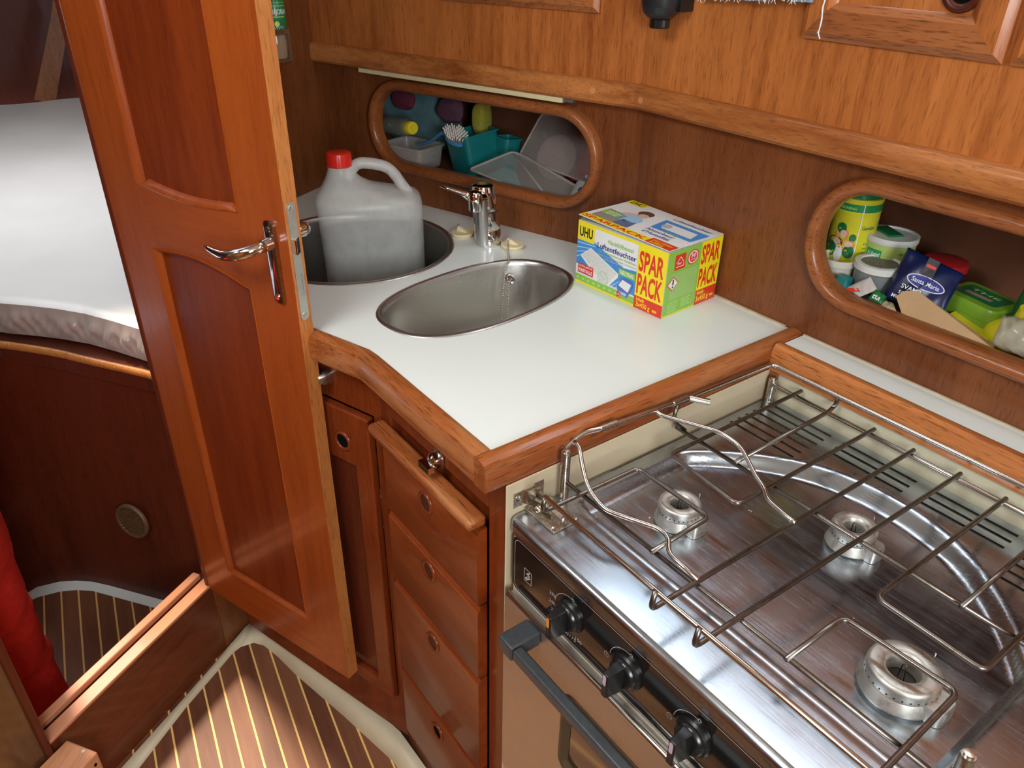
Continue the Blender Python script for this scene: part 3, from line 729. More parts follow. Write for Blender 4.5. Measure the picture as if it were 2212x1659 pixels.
def offs(lp, d):
    n = len(lp); out = []
    for i in range(n):
        a = Vector(lp[i - 1]); b = Vector(lp[(i + 1) % n]); t = (b - a).normalized(); out.append((lp[i][0] + t.y * d, lp[i][1] - t.x * d))
    return out
sk1h = offs(sk1, -.004); sk2h = offs(sk2, -.004)
bm = BM(); plate(bm, outer, [sk1h, sk2h], .018, T(0, 0, 0))
obj('surface', bm, M_white, wt)
# edging (fiddle rails)
def rail(name, pts, prof, mat, parent, closed=False, label=None):
    bm = BM(); ring(bm, pts, prof + [prof[0]], None, closed=closed)
    a = bm.verts; bmesh.ops.recalc_face_normals(bm, faces=bm.faces)
    return obj(name, bm, mat, parent, auto=35, label=label)
FP = [(0, -.019), (0, FH - .001), (.002, FH), (.014, FH), (.021, FH - .003), (.024, FH - .010), (.0245, -.030), (.023, -.036), (.0, -.036)]
bend2 = aL + ca_d * .55
rail('edge_trim', [(-.6105, .9985), (-.6105, .4275)][::-1] and [(-.6105, .4275 - .0245), (-.6105, .9985)], FP, M_fidY, wt)
rail('edge_trim', [tuple(bend2[:2]), tuple((aL + Vector((-.012, -.002, 0)))[:2]), tuple((aL + Vector((.010, 0, 0)))[:2]), (-.6105, .4275)], FP, M_fidX, wt)
# backsplash bead
bm = BM(); box(bm, -.97, -.62, .9955, .9993, .0, .003); obj('sealant_bead', bm, plain('aged_sealant', (.55, .46, .32), .6, noise=.2), wt)
# ---- sinks
def sink(name, path, depth, label, rimw=.0085, flr=.72, c=None, r3=.04):
    t = thing(name, (c[0], c[1], -depth), label, 'sink')
    bm = BM(); ring(bm, path, [(.0, .0004), (-.001, .002), (-.004, .0026), (-rimw, .0022), (-rimw - .002, .0002), (-rimw - .0035, -.006)]); bmesh.ops.recalc_face_normals(bm, faces=bm.faces)
    obj('rim', bm, M_rim, t, smooth=True)
    bm = BM(); w0 = rimw + .0035
    prof = [(-w0, -.006), (-w0 - .004, -.03), (-w0 - .008, -depth + .045), (-w0 - .012, -depth + .03), (-w0 - .020, -depth + .014), (-w0 - .032, -depth + .004), (-w0 - .046, -depth)]
    ring(bm, path, prof, cap=True)
    obj('basin', bm, M_sink, t, smooth=True)
    bm = BM(); lathe(bm, [(.026, -depth + .0004), (.024, -depth + .0016), (.016, -depth + .001), (.012, -depth + .0006)], T(c[0], c[1], 0), 28); obj('drain', bm, M_chrome, t, smooth=True)
    return t
s1 = sink('round_sink', sk1, .158, 'round stainless steel sink holding the plastic water canister', c=(SK1[0], SK1[1]))
s2 = sink('oval_sink', sk2, .150, 'empty oval stainless steel sink in the white worktop', c=(-.985, .64))
ofp = onpl((1110, 588), (-1.01, .838, 0), Vector((.1, .99, 0)).normalized())
_r1 = onz((1111, 566), 0); _in = Vector((-.991 - _r1.x, .670 - _r1.y, 0)).normalized(); Mo = frame(_r1 + _in * .0175 + Vector((0, 0, -.027)), _in.cross(Vector((0, 0, 1))) * -1, (0, 0, 1), _in)
bm = BM(); lathe(bm, [(.0085, -.002), (.0085, .0035), (.006, .0045), (.0045, .003), (.0035, .003)], Mo, 20, cap1=True); obj('overflow', bm, M_chrome, s2, auto=40)
# ---- mixer tap
tc_ = Vector((-1.182, .822, 0))
tap = thing('mixer_tap', tc_, 'chrome single-lever mixer tap between the two sinks', 'tap')
td = Vector((-.32, -.95, 0)).normalized()   # spout direction to the first sink
td = Vector((.46, -.89, 0)).normalized()
def lean(bm):
    for v in bm.verts: v.co.x -= .062 * v.co.z; v.co.y -= .088 * v.co.z
bm = BM(); lathe(bm, [(.026, 0.0), (.027, .003), (.0265, .010), (.0255, .030), (.0250, .032), (.0250, .0335), (.0255, .035), (.0245, .066), (.0240, .068)], T(*tc_), 32); lean(bm); obj('body', bm, M_chrome, tap, auto=35)
bm = BM(); lathe(bm, [(.0245, .070), (.0252, .072), (.0246, .082), (.0212, .111), (.0204, .1145), (.018, .1158), (.014, .1158), (.013, .1150), (.004, .1155)], T(*tc_), 32); lean(bm); obj('cap', bm, M_chrome, tap, auto=35)
bm = BM(); lathe(bm, [(.0243, .0665), (.0243, .0705)], T(*tc_), 32); lean(bm); obj('collar', bm, plain('dark_gap', (.03, .03, .03), .3, noise=.1), tap)
# spout: short thick outlet facing the room, with a fin down the body
SZP = .0085; sp = onz((1027, 434), .0945); sp.z = 0; sd = sp - Vector((tc_.x, tc_.y, 0)); sd.normalize()
bm = BM(); tube(bm, [tc_ + sd * .006 + Vector((0, 0, .094)), sp + Vector((0, 0, .0975))], .0115, n=16)
lathe(bm, [(.0125, .068), (.0135, .070), (.0135, .0868), (.0130, .0873), (.0130, .088), (.0135, .0885), (.0133, .100), (.0115, .1035), (.004, .1045)], T(sp.x, sp.y, SZP), 28)
obj('spout', bm, M_chrome, tap, auto=35)
bm = BM(); fv = sd.cross(Vector((0, 0, 1)))
loft(bm, [[tc_ + sd * a + fv * w + Vector((0, 0, z)) for a, w in [(.005, -hw)] + [(o1 - .012 + .013 * math.cos(t), hw * math.sin(t)) for t in [math.radians(d) for d in range(-90, 91, 15)]] + [(.005, hw)]] for z, o1, hw in ((.004, .030, .0150), (.02, .0305, .0150), (.05, .033, .0140), (.092, .036, .012))])
obj('front_fin', bm, steel('matt_tap_metal', (.55, .55, .53), .35, (0, 0, 1), .1), tap, auto=40)
lv = [tc_ + sd * .040 + Vector((0, 0, .096))]
e1 = onpl((1000, 420), tc_ + sd * .04, Vector((0, 1, 0)).normalized()); e2 = onpl((948, 402), e1, Vector((.05, 1, 0)))
bm = BM()
pa = sp + Vector((-.006, 0, .103)); 
pe = onz((951, 401), .119); pm = pa.lerp(pe, .5) + Vector((0, 0, -.001))
tube(bm, [pa, pa.lerp(pm, .5), pm, pm.lerp(pe, .5), pe], .006, n=14, rads=[.0095, .0085, .007, .0058, .0045], flat=.62)
tube(bm, [sp + Vector((-.01, 0, .090)), pa.lerp(pm, .6) + Vector((0, 0, -.006)), pm], .003, n=8)
obj('lever', bm, M_chrome, tap, smooth=True)
# ---- plugs with bead chains
def beads(bm, P, r=.0019, gap=.0044):
    P = [Vector(p) for p in P]; acc = 0; last = P[0]
    for a, b in zip(P[:-1], P[1:]):
        L = (b - a).length; k = acc
        while k < L:
            c = a.lerp(b, k / L); bmesh.ops.create_icosphere(bm, subdivisions=1, radius=r, matrix=T(*c)); k += gap
        acc = k - L
def plug(name, c, ang, label, chain, tilt=0):
    t = thing(name, Vector((c[0], c[1], 0)), label, 'sink plug', 'rubber sink plugs')
    M = T(c[0], c[1], 0) @ Matrix.Rotation(ang, 4, 'Z') @ Matrix.Rotation(tilt, 4, 'X')
    bm = BM(); lathe(bm, [(.0185, 0), (.0195, .001), (.0225, .0068), (.0222, .0085), (.021, .0092)], M, 32)
    f = [[M @ Vector(p) for p in l] for l in ([(-.012, -.0035, .009), (.014, -.0035, .009), (.014, .0035, .009), (-.012, .0035, .009)], [(-.0095, -.0018, .019), (.0, -.0018, .016), (.0, .0018, .016), (-.0095, .0018, .019)])]
    loft(bm, f); obj('stopper', bm, M_stop, t, auto=30)
    bm = BM(); q = M @ Vector((-.009, 0, .016))
    rg = [q + Vector((.0045 * math.cos(a), 0, .0045 * math.sin(a) + .002)) for a in [2 * PI * k / 12 for k in range(12)]]
    tube(bm, rg, .0006, n=6, closed=True)
    tube(bm, fillet([q] + chain, .004, 4), .0004, n=5)
    beads(bm, fillet([q] + chain, .004, 4)); obj('bead_chain', bm, M_brassy, t, smooth=True)
    return t
c2 = (onz((1081, 536)) + onz((1132, 536))) / 2; c2 = (c2.x, c2.y + .0)
R0 = onz((1100, 565), .004); IN = Vector((-.991 - R0.x, .670 - R0.y, 0)).normalized(); R1 = onz((1111, 566), 0); hk = R1 + IN * .0265 + Vector((0, 0, -.030))
plug('sink_plug', c2, .6, 'ivory rubber plug on the right of the tap, chain hanging into the oval sink',
     [onz((1098, 548), .004), R0, R0 + IN * .016 + Vector((0, 0, -.003)), R0 + IN * .030 + Vector((0, 0, -.045)), R0 + IN * .036 + Vector((-.002, 0, -.135)), R0 + IN * .046 + Vector((.004, 0, -.146)), R1 + IN * .046 + Vector((.003, 0, -.146)), R1 + IN * .034 + Vector((0, 0, -.10)), hk])
c1_ = (onz((975, 510)) + onz((1024, 508))) / 2
plug('sink_plug', (c1_.x, c1_.y), .35, 'ivory rubber plug on the left of the tap with chain into the round sink',
     [onz((977, 498), .010), onz((971, 503), .006), onz((966, 512), -.004), onz((963, 520), -.03), Vector((-1.20, .70, -.10))], tilt=.06)
# ================================================================== CANISTER
JK = .95; J0 = CAMP + (Vector((-1.451, .645, .140)) - CAMP) * JK; JR = Vector((.406, .914, 0)).normalized(); JH = Vector((JR.y, -JR.x, 0))
def J(a, d, z): return Vector((J0.x, J0.y, 0)) + JR * a * JK + JH * d * JK + Vector((0, 0, HC + (z - HC) * JK))
BZ = -.1795
jug = thing('water_canister', J(.054, 0, BZ), 'milky plastic canister with red screw cap standing in the round sink', 'canister')
def jl(l, r, z, d, e=3.0, k=1):
    c = (l + r) / 2; h = (r - l) / 2
    return [J(x, y, z) for x, y in superell(c, 0, h * k, d * k, e, 40)]
prof = [(-.044, .152, BZ, .055), (-.048, .158, BZ + .006, .062), (-.049, .161, -.10, .066), (-.053, .1615, -.0, .067), (-.055, .161, .04, .066), (-.0555, .158, .052, .064)]
topp = [(-.052, .152, .058, .060, 2.8), (-.049, .128, .063, .055, 2.6), (-.044, .096, .070, .048, 2.4), (-.038, .062, .079, .040, 2.2), (-.031, .040, .092, .031, 2), (-.0245, .0265, .107, .0242, 2), (-.0235, .0235, .112, .0235, 2), (-.0235, .0235, .118, .0235, 2)]
bm = BM(); loft(bm, [jl(l, r, z, d) for l, r, z, d in prof] + [jl(l, r, z, d, e) for l, r, z, d, e in topp])
body = obj('body', bm, M_jug, jug, smooth=True)
bm = BM(); loft(bm, [jl(l, r, z, d, 3.0, .965) for l, r, z, d in prof[1:3]] + [jl(-.0525, .1615, -.022, .067, 3.0, .965)]); obj('liquid', bm, M_water, jug, smooth=False, auto=40, label='grey liquid filling the lower half')
bm = BM(); hpts = [J(.014, 0, .090), J(.026, 0, .112), J(.040, 0, .1210), J(.070, 0, .1175), J(.094, 0, .110), J(.108, 0, .096), J(.121, 0, .074), J(.140, 0, .048)]
tube(bm, fillet(hpts, .015, 4), .0125, n=16, flat=.85)
obj('handle', bm, M_jug, jug, smooth=True)
bm = BM(); rows = []
for z, r in ((.1165, .0245), (.1175, .0255), (.138, .0248), (.1425, .0238), (.144, .021), (.1443, .003)):
    rows.append([J(math.cos(2 * PI * k / 72) * r * (1 + (.018 if (k % 4 < 2 and z < .14) else 0)), math.sin(2 * PI * k / 72) * r * (1 + (.018 if (k % 4 < 2 and z < .14) else 0)), z) for k in range(72)])
loft(bm, rows); obj('screw_cap', bm, M_red, jug, auto=30, label='red screw cap')
# blue cloth under the canister
bm = BM(); g = []
for i in range(22):
    row = []
    for j in range(22):
        x = -1.455 + .20 * i / 21; y = .475 + .16 * j / 21; dx, dy = x - SK1[0], y - SK1[1]; r = math.hypot(dx, dy)
        z = -.156 + .004 * math.sin(i * .9) * math.cos(j * .8) + .005
        if r > .125: z += min(.05, (r - .125) * 1.6)
        if r > .160: x = SK1[0] + dx * .160 / r; y = SK1[1] + dy * .160 / r
        row.append(bm.verts.new((x, y, z)))
    g.append(row)
for i in range(21):
    for j in range(21): bm.faces.new((g[i][j], g[i + 1][j], g[i + 1][j + 1], g[i][j + 1]))
cl = obj('dish_cloth', bm, M_cloth, None, smooth=True); sm = cl.modifiers.new('t', 'SOLIDIFY'); sm.thickness = .003
setp(cl, 'blue terry cloth crumpled at the bottom of the round sink', 'cloth')
#@@PART2
# ================================================================== COOKER RECESS AND BACK SHELF
lin = thing('cooker_recess', (-.3, .7, -.9), 'cream moulded recess lining around the built-in cooker', 'recess lining')
bm = BM(); box(bm, XR, XR + .0022, YF - .002, .936, -.9, -.0375); obj('side_panel', bm, M_cream, lin, bevel=.001)
bm = BM(); box(bm, XR, .02, .9345, .938, -.9, -.0365); obj('back_panel', bm, plain('greenish_cream_back', (.60, .54, .38), .4, noise=.1), lin)  # back of the lining is a slightly greener cream than the sides
bm = BM(); box(bm, -.036, -.034, YF, .934, -.9, -.0375); obj('side_panel', bm, M_cream, lin)
# latch keeper on the lining
kx = XR + .0022
kp = obj('bolt_keeper', (lambda b: ([box(b, kx, kx + .0012, ya, yb, -.074 + o, -.052 + o) for ya, yb, o in ((.4435, .4575, -.002), (.4755, .4895, .001))], loft(b, [[Vector((kx + x, y, z)) for z, x in ((-.073, xo), (-.073, xo + .0012), (-.053, xo + .0012), (-.053, xo))] for y, xo in ((.457, 0), (.460, .006), (.473, .006), (.476, 0))]), b)[2])(BM()), M_brassy, lin, label='nickel bolt keeper')
for y in (.4505, .4825):
    bm = BM(); lathe(bm, [(.0035, 0), (.003, .0014), (.001, .0008)], frame((kx + .0012, y, -.063), (0, 1, 0), (0, 0, 1), (1, 0, 0)), 12); obj('screw', bm, M_chrome, kp)
bs = thing('back_shelf', (-.2, .97, 0), 'narrow white shelf with teak rail behind the cooker', 'shelf')
bm = BM(); box(bm, -.5862, .3, .9435, .9993, -.018, 0); obj('surface', bm, M_white, bs)
bm = BM(); box(bm, -.5862, .3, .9965, .9993, .0, .0022); obj('sealant_bead', bm, plain('aged_sealant', (.55, .46, .32), .6, noise=.2), bs)
bm = BM(); ring(bm, [(.3, .9440), (-.5862, .9440)][::-1], [(0, -.019), (0, .004), (.003, FH + .0005), (.014, FH + .001), (.0195, FH - .003), (.0215, -.012), (.0215, -.030), (.020, -.036), (0, -.036), (0, -.019)], None, closed=False); bmesh.ops.recalc_face_normals(bm, faces=bm.faces)
obj('rail', bm, wood('teak_rail_bright', (1, 0, 0), (.58, .21, .06), (.38, .11, .028), coat=.5, rough=.25), bs, auto=35)
bm = BM(); box(bm, -.5855, -.573, .9265, .9340, -.10, -.0365); obj('support_block', bm, M_oval, bs)
# ================================================================== COOKER
SX0, SX1, SY0, SY1, SZ = -.5775, -.045, .4435, .928, -.083
ck = thing('cooker', (-.31, .68, -.6), 'stainless steel gas cooker with three burners, wire pan rack and oven', 'cooker')
def hobz(x, y):
    u = abs(x + .3266) / .232; yb = .862 - .155 * u ** 2.3
    ds = [(y - .521) / .010, (x + .557) / .012, (-.096 - x) / .012, (yb - y) / (.024 / math.sqrt(1 + (1.2 * u ** 1.3) ** 2) * 1.35)]
    k = 1
    for d in ds:
        d = max(0, min(1, d)); k *= d * d * (3 - 2 * d)
    groove = 0
    if -.56 < x < -.09: groove = -.0012 * math.exp(-((y - .514) / .003) ** 2)
    return SZ - .016 * k + groove
rows6 = [.825, .8425, .860, .8775, .895, .9125]
slots = []
for gi, (xa, xb) in enumerate(((-.567, -.458), (-.439, -.330), (-.311, -.202), (-.183, -.074))):
    for ri, y in enumerate(rows6):
        if gi in (1, 2) and ri < 3: continue
        slots.append((xa, xb, y - .0028, y + .0028))
def lines(a, b, st, extra):
    L = [a + (b - a) * i / round((b - a) / st) for i in range(round((b - a) / st) + 1)]
    for e in extra:
        if all(abs(e - l) > .0012 for l in L): L.append(e)
        else:
            k = min(range(len(L)), key=lambda i: abs(L[i] - e)); L[k] = e
    return sorted(L)
gx = lines(SX0, SX1, .0042, sorted({s[0] for s in slots} | {s[1] for s in slots}))
gy = lines(SY0, .80, .0038, []) + lines(.8, SY1, .0050, sorted({s[2] for s in slots} | {s[3] for s in slots}))[1:]
bm = BM(); V = [[bm.verts.new((x, y, hobz(x, y))) for y in gy] for x in gx]
for i in range(len(gx) - 1):
    cx = (gx[i] + gx[i + 1]) / 2
    for j in range(len(gy) - 1):
        cy = (gy[j] + gy[j + 1]) / 2
        if any(a < cx < b and c < cy < d for a, b, c, d in slots): continue
        bm.faces.new((V[i][j], V[i + 1][j], V[i + 1][j + 1], V[i][j + 1]))
r = bmesh.ops.extrude_edge_only(bm, edges=[e for e in bm.edges if len(e.link_faces) == 1 and all(.81 < v.co.y < .925 and SX0 + .001 < v.co.x < SX1 - .001 for v in e.verts)])
for g in r['geom']:
    if isinstance(g, bmesh.types.BMVert): g.co.z -= .0025
for v in list(bm.verts):
    if not v.link_faces: bm.verts.remove(v)
bmesh.ops.recalc_face_normals(bm, faces=bm.faces)
hob = obj('hob_top', bm, M_steel, ck, auto=45)
for f in hob.data.polygons:
    pass
bm = BM()
path = [(SX0, .60)] + [(SX0 + .004 - .004 * math.cos(a), SY0 + .004 - .004 * math.sin(a)) for a in [PI / 2 * k / 5 for k in range(6)]] + [(SX1, SY0)]
ring(bm, path, [(0, SZ), (.003, SZ - .0004), (.0060, SZ - .002), (.0078, SZ - .005), (.0082, SZ - .009), (.0082, SZ - .0205)], None, closed=False)
bmesh.ops.recalc_face_normals(bm, faces=bm.faces); obj('hob_lip', bm, M_steel, ck, smooth=True)
bm = BM(); box(bm, SX0 + .003, SX1 - .003, YF + .003, .922, -.62, -.125); box(bm, SX0 + .002, SX1 - .002, .4385, .445, -.195, -.103); obj('oven_body', bm, plain('cooker_body', (.50, .44, .34), .45, noise=.1), ck)
# control panel
FY = .4365
MF = frame((0, FY, 0), (1, 0, 0), (0, 0, 1))
bm = BM(); plate(bm, stadium(-.5745, -.05, -.192, -.1036, .012, 6), [], .004, MF); fas = obj('control_panel', bm, M_blackg, ck)
art = Art(frame((0, FY - .0001, 0), (1, 0, 0), (0, 0, 1)))
ol = stadium(-.5705, -.054, -.188, -.1076, .009, 5); art.line(ol + [ol[0]], .0006, M_print)
lx, lz = -.5435, -.152
dm = [(lx - .009, lz), (lx, lz - .013), (lx + .009, lz), (lx, lz + .013), (lx - .009, lz)]
art.line([(lx - .007, lz - .010), (lx + .007, lz - .010), (lx + .007, lz + .010), (lx - .007, lz + .010), (lx - .007, lz - .010)], .0008, M_print)
art.line([(lx - .005, lz - .006), (lx + .004, lz + .003), (lx - .003, lz + .003), (lx + .004, lz + .008)], .0018, M_print); art.line([(lx - .004, lz - .008), (lx + .005, lz + .0), (lx - .002, lz - .001)], .0014, M_print)
KX = [-.4635, -.3685, -.2735, -.1785]; KZ = -.148
for i, kx_ in enumerate(KX):
    arc = [(kx_ + .0270 * math.cos(a), KZ + .0270 * math.sin(a)) for a in [math.radians(d) for d in range(85, 176, 6)]]
    art.line(arc, .0006, M_print); art.ell(kx_ + .0035, KZ + .0275, .0022, .0022, M_print, 2, 12); art.ell(kx_ + .0035, KZ + .0275, .0015, .0015, M_blackg, 3, 12)
    if i == 0:
        for tx, a in (('270', 168), ('240', 190), ('230', 212), ('200', 262), ('175', 286), ('150', 306)):
            ra = math.radians(a); art.text(tx, kx_ + .032 * math.cos(ra) - .006, KZ + .032 * math.sin(ra) - .002, .0052, M_print, w=.011)
    else:
        for a, sc_ in ((188, 1.0), (236, .75)):
            ra = math.radians(a); qx, qz = kx_ + .032 * math.cos(ra), KZ + .032 * math.sin(ra)
            art.line([(qx + sc_ * x * .001, qz + sc_ * y * .001) for x, y in ((0, -4.5), (-3, -2), (-3.4, 1), (-1, 4.5), (1.5, 4), (3.4, 0), (2.5, -3), (.5, -1.5), (-.6, 1.5), (.6, 2))], .0006, M_print)
art.done('panel_print', fas)
for i, kx_ in enumerate(KX):
    Mk = MF @ T(kx_, KZ, 0)
    bm = BM(); lathe(bm, [(.0225, .0002), (.0225, .003), (.0205, .0055), (.0185, .006), (.0175, .009), (.016, .0105), (.001, .0105)], Mk, 36)
    kn = obj('knob', bm, M_blackp, ck, auto=30)
    bm = BM(); vs = box(bm, -.0065, .0065, -.019, .019, .010, .033, Mk)
    for v in vs:
        l = Mk.inverted() @ v.co
        if l.z > .03: v.co = Mk @ Vector((l.x * .62, l.y * .9, l.z))
    obj('grip', bm, M_blackp, kn, bevel=.0012)
    bm = BM(); plate(bm, stadium(-.0024, .0024, .001, .0165, .0022, 5), [], .0, Mk @ T(0, 0, .0334)); bmesh.ops.recalc_face_normals(bm, faces=bm.faces)
    obj('indicator', bm, ink('knob_orange', (.85, .26, .03)) if i == 0 else ink('knob_lilac', (.50, .40, .50)), kn, label='orange indicator mark' if i == 0 else None)
# oven door
OY = .4245
MO = frame((0, OY, 0), (1, 0, 0), (0, 0, 1))
win = stadium(-.452, -.110, -.402, -.256, .018, 6)
bm = BM(); plate(bm, stadium(-.5745, -.05, -.56, -.1965, .006, 4), [win], .014, MO); od = obj('oven_door', bm, M_beige, ck, bevel=.002)
bm = BM(); tube(bm, [Vector((-.571, OY + .003, -.1975)), Vector((-.052, OY + .003, -.1975))], .0042, n=12); obj('top_bead', bm, steel('rubbed_trim_steel', (.72, .66, .58), .24, (1, 0, 0), .06), od, smooth=True)
bm = BM(); ring(bm, win, [(0, .0), (0, .0015), (-.003, .002), (-.006, .0), (-.008, -.004), (-.012, -.006)], MO); obj('window_gasket', bm, plain('brown_gasket', (.07, .045, .025), .35, noise=.1), od, smooth=True)
bm = BM(); box(bm, -.46, -.10, -.41, -.25, -.010, -.0065, MO); obj('window_glass', bm, M_glassd, od)
hd = obj('door_handle', (lambda b: (box(b, -.5265, -.4985, .3790, OY - .0005, -.2235, -.2005), b)[1])(BM()), M_grip, od, bevel=.003, label='dark grey oven door handle')
bm = BM(); box(bm, -.4975, -.10, .3795, .3935, -.2185, -.2010); obj('bar', bm, M_grip, hd, bevel=.003)
bm = BM(); box(bm, -.098, -.070, .3790, OY - .0005, -.2235, -.2005); obj('bracket', bm, M_grip, hd, bevel=.003)
# burners
def burner(c, r, name='burner'):
    z0 = -.0985
    Mb = T(c[0], c[1], 0)
    bm = BM(); lathe(bm, [(r * .80, z0), (r * 1.12, z0 + .003), (r * 1.10, z0 + .0045), (r * .99, z0 + .014), (r * .96, z0 + .0155)], Mb, 40, cap1=False)
    b = obj(name, bm, M_alu, ck, smooth=True)
    bm = BM()
    lathe(bm, [(r * .93, z0 + .0150), (r * .99, z0 + .0165), (r * 1.0, z0 + .019), (r * 1.0, z0 + .0265), (r * .97, z0 + .0300), (r * .88, z0 + .0318), (r * .62, z0 + .0312), (r * .52, z0 + .0295), (r * .46, z0 + .024), (r * .43, z0 + .012)], Mb, 44, cap0=False, cap1=False)
    obj('burner_cap', bm, M_alu, b, smooth=True)
    bm = BM(); lathe(bm, [(r * .44, z0 + .011), (r * .43, z0 + .0112)], Mb, 24); 
    for k in range(30):
        a = 2 * PI * k / 30; d = Vector((math.cos(a), math.sin(a), 0)); p = Vector((c[0], c[1], z0 + .0205)) + d * (r * 1.0 + .00005)
        cyl(bm, p - d * .0008, p + d * .0001, .00105, 8)
    obj('flame_ports', bm, M_alud, b)
    bm = BM(); pl = [(c[0] + x, c[1] + y) for x, y in stadium(r * .55, r * 1.42, -r * .42, r * .52, r * .25, 5)]
    loft(bm, [[Vector((x, y, z0)) for x, y in pl], [Vector((x, y, z0 + .016)) for x, y in pl], [Vector(((x - c[0] - r) * .9 + c[0] + r, (y - c[1]) * .9 + c[1], z0 + .0185)) for x, y in pl]])
    obj('sensor_housing', bm, M_alu, b, auto=40)
    bm = BM(); cc_ = Vector((c[0], c[1], z0))
    tube(bm, fillet([cc_ + Vector((-.004, .002, .012)), cc_ + Vector((-.003, .001, .032)), cc_ + Vector((.001, -.001, .034)), cc_ + Vector((.004, -.002, .012))], .002, 3), .0006, n=6)
    obj('igniter_wire', bm, M_rod, b, smooth=True)
    bm = BM(); cyl(bm, cc_ + Vector((r * .3, r * .95, .02)), cc_ + Vector((r * .3, r * .98, .037)), .0011, 8)
    obj('sensor_pin', bm, M_rod, b, smooth=True)
burner((-.470, .613), .0262); burner((-.320, .752), .0262); burner((-.173, .607), .0345)
# bolt latch
bl = obj('barrel_bolt', (lambda b: (box(b, -.5835, -.5265, .4595, .5005, SZ + .0002, SZ + .0024), b)[1])(BM()), M_brassy, ck, bevel=.0006, label='nickel barrel bolt')
bm = BM(); cyl(bm, Vector((kx + .004, .4765, -.0705)), Vector((-.530, .4795, -.0735)), .0052, 16); cyl(bm, Vector((-.561, .477, -.0725)), Vector((-.5605, .4640, -.0690)), .0022, 10); bmesh.ops.create_uvsphere(bm, u_segments=14, v_segments=10, radius=.0052, matrix=T(-.5605, .4630, -.0690)); obj('bolt_rod', bm, M_brassy, bl, smooth=True)
bm = BM()
loft(bm, [[Vector((x, .4795 + y, SZ + .002 + z)) for y, z in ((-.013, 0), (-.013, .0008), (-.0075, .0012), (-.0068, .013), (-.004, .0155), (.004, .0155), (.0068, .013), (.0075, .0012), (.013, .0008), (.013, 0))] for x in (-.548, -.5305)])
obj('bolt_strap', bm, M_brassy, bl, auto=40)
for x, y in ((-.579, .466), (-.5315, .4655), (-.577, .495), (-.531, .495)):
    bm = BM(); lathe(bm, [(.0042, SZ + .0023), (.0038, SZ + .0032), (.0016, SZ + .0026), (.0012, SZ + .0022)], T(x, y, 0), 14); obj('rivet', bm, M_chrome, bl)
# rack posts
for (x, y, zt) in ((-.571, .511, -.009), (-.573, .921, -.044), (-.082, .511, -.009), (-.082, .921, -.044)):
    bm = BM(); lathe(bm, [(.0062, SZ), (.0062, zt - .003), (.0056, zt - .001), (.0042, zt - .001), (.0042, zt + .0018), (.001, zt + .0022)], T(x, y, 0), 18)
    obj('rack_post', bm, M_brassy, ck, auto=35)
# pan rack
RR = .0030; ZR = -.0535; ZB = ZR + 2 * RR - .0003
rack = thing('pan_rack', (-.33, .7, ZR), 'wire pan rack with finger bars', 'pan rack'); rack.parent = ck; rack.location = Vector((-.33, .7, ZR)) - Vector(ck.location)
for k_ in ('label', 'category'): del rack[k_]
rack['label'] = 'wire pan rack of dark steel rods'
def rodo(name, pts, r, mat, par, fr_=.008, closed=False):
    bm = BM(); tube(bm, fillet(pts, fr_, 5), r, n=12, closed=closed); return obj(name, bm, mat, par, smooth=True)
for y, x0, x1, m in ((.511, -.571, -.082, M_rod), (.713, -.574, -.082, M_rod), (.918, -.573, -.082, M_rodb)):
    rodo('cross_rod', [(x0, y, ZR), (x1, y, ZR)], RR if y < .9 else .0033, m, rack)
FR = .4485; ZF = -.026
hk_ = lambda x: [(x, FR, ZF), (x, FR - .001, ZB), ]
bars = [
    [(-.534, FR + .001, ZF), (-.534, FR - .002, ZB), (-.5315, .598, ZB), (-.4155, .599, ZB), (-.4135, .503, ZB)],
    [(-.5285, .929, ZB), (-.5285, .6525, ZB), (-.4120, .6440, ZB), (-.4085, .926, ZB)],
    [(-.4665, .915, ZF + .008), (-.469, .925, ZB + .010), (-.471, .912, ZB), (-.4685, .708, ZB)],
    [(-.3545, FR - .002, ZF + .003), (-.3545, FR - .006, ZB), (-.3505, .924, ZB)],
    [(-.2975, FR - .002, ZF + .003), (-.2975, FR - .006, ZB), (-.2885, .924, ZB)],
    [(-.2310, .920, ZB), (-.2320, .6440, ZB), (-.1215, .6420, ZB), (-.1215, .928, ZB)],
    [(-.2375, .503, ZB), (-.2365, .593, ZB), (-.1240, .599, ZB), (-.1210, FR - .002, ZB), (-.121, FR, ZF)],
    [(-.1735, .928, ZB), (-.1745, .703, ZB)]]
for b_ in bars: rodo('bar', b_, RR, M_rod, rack, .010)
# guard rails
gr = rodo('guard_rail', [(-.534, FR + .001, ZF), (-.340, FR, ZF), (-.121, FR + .001, ZF)], RR, M_rodb, rack)
rodo('guard_rail', [(-.577, .516, -.022), (-.590 + .004, .522, -.018), (-.5845, .548, -.004), (-.577, .575, -.0035), (-.574, .712, -.012), (-.5745, .912, -.018), (-.30, .9145, -.018), (-.07, .9145, -.018)], .0033, M_rodb, rack, .012)
